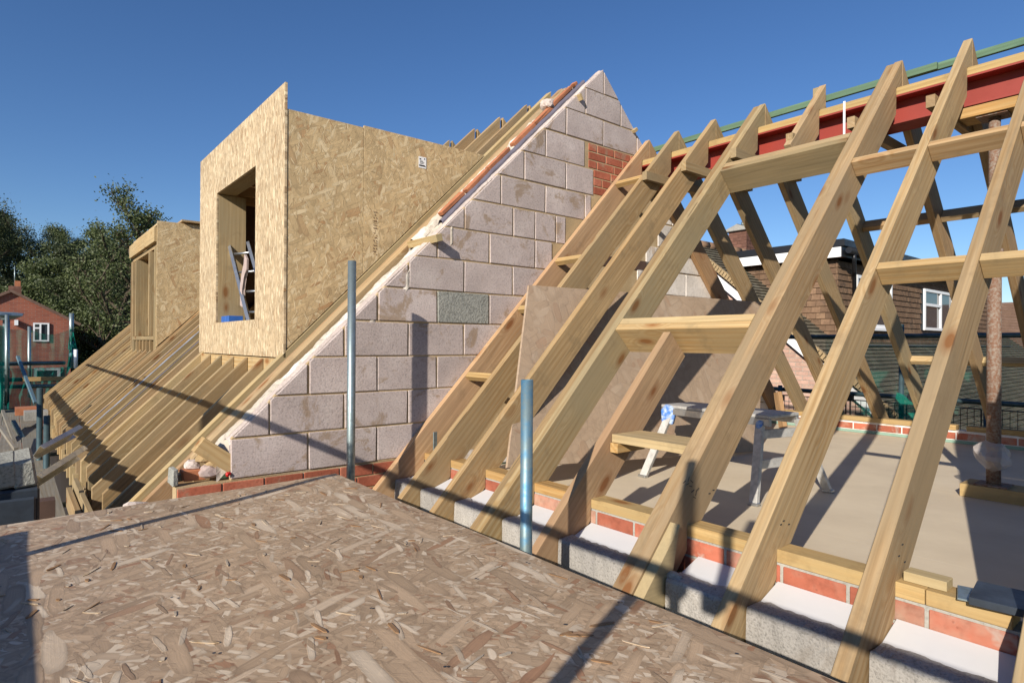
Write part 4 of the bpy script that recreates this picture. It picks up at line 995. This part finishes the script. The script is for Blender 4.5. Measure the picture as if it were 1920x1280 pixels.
# ------------------------------------------------------------------ rear scaffold on the right (beyond far eaves)
rs = thing('rear_scaffold', 'scaffold rails with green netting and mesh guards beyond the far eaves wall', 'scaffold', (1, 6.3, -2))
RY_ = 6.3
tube('rail_tube', [(-.9, RY_, .862), (5, RY_, .885)], .026, M['tube_dark'], rs, 12)
tube('rail_tube', [(-.9, RY_ - .06, .20), (5, RY_ - .06, .19)], .026, M['tube_dark'], rs, 12)
for u in (1463, 1690, 1850): p = onY(u, 700, RY_ - .1); tube('standard_tube', [(p.x, p.y, GZ), (p.x, p.y, 1.0 if u > 1600 and u < 1800 else .25)], .026, M['tube_dark'], rs, 12)
for u in (1462, 1592, 1712, 1850):
    p = onY(u, 745, RY_ - .12); box('coupler', p - Vector((.045, .03, .04)), p + Vector((.045, .03, .04)), M['black'], rs, .004)
for (ua, ub) in ((1463, 1586), (1594, 1700), (1716, 1840), (1852, 2000)):
    a = onY(ua, 748, RY_ - .05); b_ = onY(ub, 748, RY_ - .05); bm = bmesh.new(); ztop = .125; zb = -.45; n = int((b_.x - a.x) / .055)
    for i in range(n + 1):
        x = a.x + (b_.x - a.x) * i / n; r = .006 if i in (0, n) else .0025; prism_bm(bm, rect(x - r, RY_ - .05 - r, x + r, RY_ - .05 + r), zb, ztop)
    for k in range(8):
        z = ztop - k * .08; r = .006 if k == 0 else .0025; prism_bm(bm, rect(a.x, RY_ - .058 - r, b_.x, RY_ - .058 + r), z - r, z + r)
    link('mesh_guard', bm_mesh(bm), M['black'], rs)
def sheetY(name, x0, x1, z0, z1, y, mat, par, wav=.05, nx=40, ny=10):
    bm = bmesh.new(); rows = []
    for i in range(nx + 1):
        f = i / nx; rows.append([bm.verts.new((x0 + (x1 - x0) * f, y + wav * math.sin(f * 19) + wav * noise.noise(Vector((f * 9, j * .3, y))), z0 + (z1 - z0) * j / ny)) for j in range(ny + 1)])
    for i in range(nx):
        for j in range(ny): bm.faces.new((rows[i][j], rows[i + 1][j], rows[i + 1][j + 1], rows[i][j + 1]))
    return link(name, bm_mesh(bm, smooth=True), M[mat], par)
xa = onY(1545, 640, RY_).x
sheetY('netting', xa, 5, -.9, .86, RY_ + .03, 'net_mid', rs, .03)
q0 = onY(1682, 735, RY_ - .15); bm = bmesh.new()
fan = [(q0.x, q0.z), (q0.x + .06, q0.z - .02), (q0.x + .25, q0.z - .20), (q0.x + .33, q0.z - .34), (q0.x + .02, q0.z - .34), (q0.x - .03, q0.z - .16)]
prism('netting', fan, frame((0, RY_ - .16, 0), (1, 0, 0), (0, 0, 1)), -.012, .0, M['net'], rs, 0)
prism('netting', rect(onY(1745, 770, RY_).x, -.35, onY(1765, 770, RY_).x, -.02), frame((0, RY_ - .12, 0), (1, 0, 0), (0, 0, 1)), -.01, .0, M['net_dense'], rs, 0)
# loose timber leaning inside near the leaning board
o = beam('timber_offcut', onY(1458, 735, 5.1), onY(1468, 800, 5.05), .045, .09, M['wood_red']); tag(o, 'reddish upright timber standing near the far wall beside the leaning sheet', 'timber')

# ------------------------------------------------------------------ rear neighbours
GY = 9.0
nb = thing('neighbour_house', 'neighbouring brick house with white barge board and tiled roof behind the rafters', 'house', (-2, GY, GZ))
# roof plane (outer): through ridge (-3.4, z 2.78) falling to +X at 39.5 deg
SL = .826; rx0, rz0 = -3.40, 2.74
def rz_(x): return rz0 - SL * (x - rx0)
FYg = frame((0, GY, 0), (1, 0, 0), (0, 0, 1))        # normal -Y
# pinkish gable bricks
cs = []
for c in range(52):
    z0 = -1.7 + c * .075
    if z0 > 2.2: break
    x = -3.2 - (.11 if c % 2 else 0)
    while x < 1.6:
        pl = clip(clip(rect(x + .005, z0, x + .22, z0 + .065), SL, 1, rz0 + SL * rx0 - .30), -1, 0, 3.2)
        if len(pl) > 2 and abs(area(pl)) > .0015:
            # visible ones first
            cs.append((pl, -.1))
        x += .225
cs.sort(key=lambda c: abs(c[0][0][0] + .9) + abs(c[0][0][1] - .35))
pieces(nb, 'brick', cs, FYg, .1, M['brick_pink'], limit=300, bev=0)
prism('mortar', clip([(-3.2, GZ), (2.6, GZ), (2.6, -2.4 + .0), (-3.2, 2.3)], SL, 1, rz0 + SL * rx0 - .31), FYg, -.12, -.008, M['mortar_grey'], nb, 0)
# barge board, and verge of tile ends
ex = Vector((1, 0, -SL)).normalized()
L0 = 6.0
for k, (n0, n1, mt, nm, yy) in enumerate(((-.36, -.20, 'upvc', 'barge_board', -.12), (-.20, -.16, 'brick_dark', 'soffit_strip', -.10))):
    Fb = frame((rx0, GY + yy, rz0), ex, Vector((SL, 0, 1)))
    prism(nm, rect(.35, n0 * .77, L0, n1 * .77), Fb, -.03, .0, M[mt], nb, 0)
Fb = frame((rx0, GY - .14, rz0), ex, Vector((SL, 0, 1)))
s = 0; bm = bmesh.new()
while s < L0:
    prism_bm(bm, [(s, -.10), (s + .085, -.09), (s + .085, -.01), (s, .005)], -.02, .05, Matrix.Translation((0, 0, 0))); s += .07
o = link('verge_tile', bm_mesh(bm), M['straw'], nb, Fb); o['kind'] = 'stuff'
# roof surface with courses of tiles, running back in +Y from the gable
def tile_field(par, name, F, w, h, tw, th, mat, limit, order, thick=.018, head=.0, keep=None, gap=.003, tilt=.012):
    items = []
    nr = int(h / th) + 1
    for r in range(nr):
        off = tw / 2 if r % 2 else 0; x = -off
        while x < w:
            a, b_ = max(x, 0) + gap, min(x + tw, w) - gap; y0 = r * th; y1 = min(y0 + th * 1.02, h)
            if b_ - a > .03 and y1 - y0 > .02 and (keep is None or keep((a + b_) / 2, (y0 + y1) / 2)): items.append((a, b_, y0, y1, rnd.uniform(-.004, .004), r))
            x += tw
    items.sort(key=lambda t: order((t[0] + t[1]) / 2, (t[2] + t[3]) / 2))
    bm = None; cache = {}
    def add(bm, a, b_, y0, y1, jz):
        # wedge: lower edge thick, upper edge flush so that each course casts its line
        vs = [(a, y0, 0), (b_, y0, 0), (b_, y1, 0), (a, y1, 0), (a, y0, thick + tilt + jz), (b_, y0, thick + tilt - jz), (b_, y1, thick * .3), (a, y1, thick * .3)]
        v = [bm.verts.new(q) for q in vs]
        for f in ((0, 3, 2, 1), (4, 5, 6, 7), (0, 1, 5, 4), (1, 2, 6, 5), (2, 3, 7, 6), (3, 0, 4, 7)): bm.faces.new([v[i] for i in f])
    for i, (a, b_, y0, y1, jz, r) in enumerate(items):
        if i < limit:
            key = (round(b_ - a, 3), round(y1 - y0, 3), rnd.randrange(3))
            if key not in cache:
                t_ = bmesh.new(); add(t_, 0, b_ - a, 0, y1 - y0, jz); me = bm_mesh(t_); me.materials.append(mat); cache[key] = me
            link(name, cache[key], None, par, F @ Matrix.Translation((a, y0, 0)))
        else:
            if bm is None: bm = bmesh.new()
            add(bm, a, b_, y0, y1, jz)
    if bm: o = link(name, bm_mesh(bm), mat, par, F); o['kind'] = 'stuff'
# roof: local u = +Y, v = up slope (toward -X)
xe_ = 1.4; Fr = frame((xe_, GY - .15, rz_(xe_) - .02), (0, 1, 0), (-1, 0, SL))
Lr = math.hypot(xe_ - rx0, SL * (xe_ - rx0))
tile_field(nb, 'roof_tile', Fr, 14, Lr, .165, .10, M['roof_tile'], 200, lambda a, b_: abs(a - 3.5) + abs(b_ - 1.6) * 2)
prism('roof_deck', rect(.02, 0, 14, Lr), Fr, -.12, -.004, M['dark_board'], nb, 0)
Fl = frame((rx0, GY - .15, rz0 - .02), (0, 1, 0), (-1, 0, -SL)); prism('roof_slope', rect(0, 0, 14, 4), Fl, -.02, .1, M['roof_tile'], nb, 0)
bm = bmesh.new(); y = GY - .18
while y < GY + 2: tube_bm(bm, [(rx0, y, rz0 - .0), (rx0, y + .29, rz0 + .0)], .09, 8); y += .3
o = link('ridge_tile', bm_mesh(bm), M['tile'], nb)
box('side_wall', (-3.1, GY + .1, GZ), (-2.9, GY + 12, .5), M['brickwall'], nb, 0)
# tile hung box dormer on that roof
TX = -1.05; c_ = onX(1571, 462, TX); TY = c_.y; TZ = c_.z
th_ = thing('tile_hung_house', 'brown tile hung upper storey with flat roof, white fascia and white windows', 'house', (TX - 2, TY + 3, 0))
tlx = -4.4; TBK = TY + 9.5
box('wall_core', (tlx, TY + .03, -1), (TX - .03, TBK, TZ - .30), M['dark_board'], th_, 0)
box('flat_roof', (tlx - .15, TY - .18, TZ - .03), (TX + .18, TBK + .1, TZ + .10), M['black'], th_, .01)
box('fascia_board', (tlx - .15, TY - .16, TZ - .205), (TX + .12, TY - .14, TZ - .032), M['upvc'], th_, 0)
box('fascia_board', (TX + .12, TY - .16, TZ - .205), (TX + .14, TBK, TZ - .032), M['black'], th_, 0)
box('soffit', (tlx - .15, TY - .139, TZ - .2), (TX + .119, TY + .1, TZ - .17), M['brick_dark'], th_, 0)
tube('gutter', [(TX + .22, TY - .1, TZ - .10), (TX + .22, TBK, TZ - .13)], .055, M['black'], th_, 10)
tube('downpipe', [(TX + .22, TY + .12, TZ - .13), (TX + .22, TY + .12, TZ - .26), (TX + .06, TY + .55, TZ - .42), (TX + .06, TY + .58, -.4)], .034, M['black'], th_, 10)
tile_field(th_, 'hung_tile', frame((tlx, TY + .03, rz_(tlx) - 3), (1, 0, 0), (0, 0, 1)), TX - .0 - tlx, TZ - .22 - (rz_(tlx) - 3), .165, .112, M['tile'], 190, lambda a, b_: abs(a - 2.3) + abs(b_ - 3.6) * 1.2, .012, keep=lambda a, b_: rz_(tlx) - 3 + b_ > rz_(tlx + a) - .15)
# +X face; window openings
def wpos(u, v): p = onX(u, v, TX); return (p.y, p.z)
wa, wb = wpos(1730, 541), wpos(1775, 621); wc, wd = wpos(1602, 515), wpos(1668, 616)
wz0 = 1.13
F2 = frame((TX, 0, 0), (0, 1, 0), (0, 0, 1))
def inwin(y, z): return (wa[0] - .03 < y < wb[0] + .4 and wb[1] - .05 < z < wa[1] + .03) or (wc[0] - .03 < y < wd[0] + .05 and wd[1] - .05 < z < wc[1] + .03)
tile_field(th_, 'hung_tile', frame((TX - .03, TY + .0, .35), (0, 1, 0), (0, 0, 1)), TBK - TY, TZ - .22 - .35, .165, .112, M['tile'], 110, lambda a, b_: abs(a - 1.5), .012, keep=lambda a, b_: not inwin(TY + a, .35 + b_))
window(th_, F2, wa[0], wb[0] + .35, wb[1], wa[1], .06, (.55,), .62, .03)
window(th_, F2, wc[0], wd[0], wd[1], wc[1], .06, (.5,), .7, .03)
box('window_sill', (TX, wc[0] - .05, wd[1] - .06), (TX + .12, wd[0] + .08, wd[1] - .005), M['upvc'], th_, .003)
beam('lead_flashing', (TX + .03, TY, rz_(TX) + .02 - .05), (TX + .03, TBK + 2, rz_(TX) - .03), .16, .02, M['lead'], nb)
# chimney behind
cy_ = TY + 1.6; c0 = onY(1366, 430, cy_); c1 = onY(1400, 430, cy_); c2 = onY(1368, 468, cy_)
chn = thing('chimney', 'brown brick chimney with a tapered cap above the white fascia', 'chimney', (c0.x, cy_, 2))
xs0, xs1 = c0.x, c1.x; yd = .5
Fc = frame((0, cy_, 0), (1, 0, 0), (0, 0, 1)); cs = []; cs2 = []
zc0 = 2.0; nrow = int((c0.z - zc0) / .075)
for r in range(nrow):
    z0 = zc0 + r * .075; x = xs0 - (.11 if r % 2 else 0)
    while x < xs1: a, b_ = max(x, xs0) + .004, min(x + .215, xs1); x += .225; cs.append((rect(a, z0, b_, z0 + .065), -.1)) if b_ - a > .03 else None
    y = cy_ + .1 - (.0 if r % 2 else .11)
    while y < cy_ + yd: a, b_ = max(y, cy_ + .101) + .004, min(y + .215, cy_ + yd); y += .225; cs2.append((rect(a, z0, b_, z0 + .065), -.1)) if b_ - a > .03 else None
pieces(chn, 'brick', cs, Fc, .1, M['brick_dark'], bev=0); pieces(chn, 'brick', cs2, FX @ Matrix.Translation((0, 0, xs1)), .1, M['brick_dark'], bev=0)
box('mortar', (xs0, cy_ + .006, zc0 - 1), (xs1 - .006, cy_ + yd, zc0 + nrow * .075), M['brick_dark'], chn, 0)
zt = zc0 + nrow * .075
box('chimney_cap', (xs0 - .07, cy_ - .07, zt), (xs1 + .07, cy_ + yd + .07, zt + .06), M['concrete'], chn, .01)
prism('chimney_cap', [(xs0 - .05, zt + .061), (xs1 + .05, zt + .061), (xs1 - .25, zt + .16), (xs0 + .25, zt + .16)], Fc, -yd - .05, .04, M['concrete'], chn, .01)
tube('flue_cowl', [((xs0 + xs1) / 2, cy_ + .25, zt + .15), ((xs0 + xs1) / 2, cy_ + .25, zt + .24)], .05, M['galv'], chn, 10)
# far brown roof on the right
fr_ = thing('distant_house', 'brown tiled roof of a distant house at the right edge', 'house', (0, 30, GZ))
a = onY(1830, 575, 30); b_ = onY(2050, 572, 30)
Fd = frame((a.x - 1, 26.5, a.z - 2.8), (1, 0, 0), (0, 3.5, 2.8)); prism('roof_slope', rect(0, 0, 16, 4.5), Fd, 0, .15, M['roof_brown'], fr_, 0)
box('wall_body', (a.x - .7, 27.3, GZ), (a.x + 14, 33, a.z - 2.4), M['brickwall'], fr_, 0)
bm = bmesh.new()
for k in range(44): prism_bm(bm, rect(0, .1 * k, 16, .1 * k + .018), .151, .17)
o = link('tile_course', bm_mesh(bm), M['tile'], fr_, Fd); o['kind'] = 'stuff'

# ------------------------------------------------------------------ trees
leafme = {}
def tree(u, vtop, dist, width, label, leafmat='leaf_dark', dens=1., seed=1, trunk_r=.22, openness=.35, size=.16, group=None, low=.25, bare=.0, hazy=False):
    r = random.Random(seed); d = ray(u, vtop); P = CAM + d * dist; H = P.z - GZ; base = Vector((P.x, P.y, GZ))
    t_ = thing('tree', label, 'tree', base, group)
    bm = bmesh.new(); tips = []
    def limb(p, dr, L, rad, lvl):
        n = 5; pts = [p]; q = p.copy(); dd = dr.copy()
        for i in range(n):
            dd = (dd + Vector((r.uniform(-.18, .18), r.uniform(-.18, .18), r.uniform(-.05, .15)))).normalized(); q = q + dd * (L / n); pts.append(q.copy())
        tube_bm(bm, pts, [rad * (1 - .7 * i / n) for i in range(n + 1)], 6 if lvl < 2 else 4, False)
        if lvl == 0: kids = 16
        elif lvl == 1: kids = 6
        elif lvl == 2: kids = 4
        else: tips.extend(pts[2:]); return
        for k in range(kids):
            f = (low + (1 - low) * (k + .5) / kids) if lvl == 0 else r.uniform(.3, 1); i = min(n - 1, int(f * n)); s = pts[i].lerp(pts[i + 1], f * n - i)
            az = r.uniform(0, 2 * math.pi) if lvl else k * 2.4; up = r.uniform(.25, .9) if lvl else .3 + .9 * f
            nd = Vector((math.cos(az), math.sin(az), up)); nd = (nd * .75 + dd * .4).normalized() if lvl else nd.normalized()
            span = width / 2 * (1 - .55 * abs(f - .45)) if lvl == 0 else L * .5
            if lvl == 0 and f > .8: span *= .75
            limb(s, nd, span * r.uniform(.75, 1.1) * (1 if lvl else .9), rad * (.42 if lvl == 0 else .5), lvl + 1)
    limb(base, Vector((0, 0, 1)), H * .93, trunk_r, 0)
    me = bpy.data.meshes.new('t'); bm.to_mesh(me); bm.free(); link('trunk', me, M['bark'], t_)
    verts = []; faces = []
    per = int(30 * dens)
    for tp in tips:
        cl = r.uniform(.6, 1.4)
        if r.random() < openness * .4: continue
        for k in range(max(1, int(per * r.uniform(.4, 1.3)))):
            c = tp + Vector((r.gauss(0, .30), r.gauss(0, .30), r.gauss(0, .24))) * cl
            a = Vector((r.uniform(-1, 1), r.uniform(-1, 1), r.uniform(-1, 1))).normalized() * size * r.uniform(.5, 1.1); b_ = a.cross(Vector((r.uniform(-1, 1), r.uniform(-1, 1), r.uniform(-1, 1)))).normalized() * size * .5
            i = len(verts); verts += [c - a, c + b_, c + a, c - b_]; faces.append((i, i + 1, i + 2, i + 3))
    me = bpy.data.meshes.new('c'); me.from_pydata(verts, [], faces); me.update(); link('crown', me, M[leafmat], t_)
    return t_
tg = 'trees behind the left houses'
tree(190, 392, 34, 9.0, 'taller open crowned tree standing against the sky above the far dormer', 'leaf', .55, 5, .25, .7, .09, low=.3)
spec = [(-60, 395, 52, 12, 'tall dark tree at the left edge of the tree line'), (25, 412, 56, 12, 'broad dark tree rising directly above the brick house chimney'), (70, 440, 60, 10, 'lower dark tree right of the chimney in the tree line'),
        (118, 428, 62, 8, 'slim pale tree with thin top in the tree line'), (165, 462, 50, 11, 'rounded green tree left of the tall open tree'), (205, 480, 44, 10, 'green tree right behind the edge of the rafter slope'),
        (262, 500, 40, 9, 'green tree directly below the tall open tree beside the far dormer'), (130, 520, 38, 8, 'bushy lower tree right of the brick house roof'), (185, 560, 34, 6, 'leafy shrub like tree above the hidden brick house')]
for i, (u, v, d, wd_, lb2) in enumerate(spec): tree(u, v, d, wd_, lb2, 'leaf' if i in (3, 4, 5, 7, 8) else 'leaf_dark', 1.25, 20 + i, .24, .3, .095, tg, low=.12)
# far mass of woodland behind
bm = bmesh.new(); r = random.Random(3); verts = []; faces = []
for k in range(26000):
    u = r.uniform(-140, 420); d = r.uniform(72, 84); hgt = 520 + 25 * noise.noise(Vector((u * .02, 1, 0))) * 2
    v = r.uniform(hgt, 690); c = CAM + ray(u, v) * d
    a = Vector((r.uniform(-1, 1), r.uniform(-1, 1), r.uniform(-1, 1))).normalized() * .45; b_ = a.cross(Vector((r.uniform(-1, 1), r.uniform(-1, 1), 1))).normalized() * .25
    i = len(verts); verts += [c - a, c + b_, c + a, c - b_]; faces.append((i, i + 1, i + 2, i + 3))
bm.free(); me = bpy.data.meshes.new('w'); me.from_pydata(verts, [], faces); me.update(); o = link('woodland', me, M['leaf_dark'], None)
tag(o, 'dark band of distant woodland behind the left houses', 'woodland', kind='stuff')
# small garden tree seen low at the right through the mesh guards
tree(1895, 770, 22, 4, 'small garden tree seen through the mesh guards at the right', 'leaf', .8, 77, .12, .2, .16, low=.2)

# ------------------------------------------------------------------ guard rail posts (their shadows show on deck and walls)
def post_for_shadow(u, v, z, yp, top_z):
    s = onZ(u, v, z); t = (s.y - yp) / SUN.y; x = s.x - SUN.x * t
    shpost(x, yp, -1.5, top_z); clamp(x, yp, rz, gs); return x
post_for_shadow(215, 996, .02, -1.86, rz + .10)
post_for_shadow(1120, 1195, .02, -1.86, rz + .55)
sx = onY(1336, 1140, .487); t = (.487 + 1.86) / SUN.y
shpost(sx.x - SUN.x * t, -1.86, rz - .03, rz + .5); clamp(sx.x - SUN.x * t, -1.86, rz, gs)
box('toe_board', (.80, -1.99, .10), (5.2, -1.952, .337), M['plank'], gs)
box('shade_board', (-10, -1.99, .32), (-.75, -1.952, .45), M['plank'], gs)  # unseen board added and sized to shade the left rafter feet
shpost(-.35, -1.86, SZ, rz + .35); clamp(-.35, -1.86, rz, gs); shpost(-3.75, -1.86, SZ, rz + .12); clamp(-3.75, -1.86, rz, gs, .05)
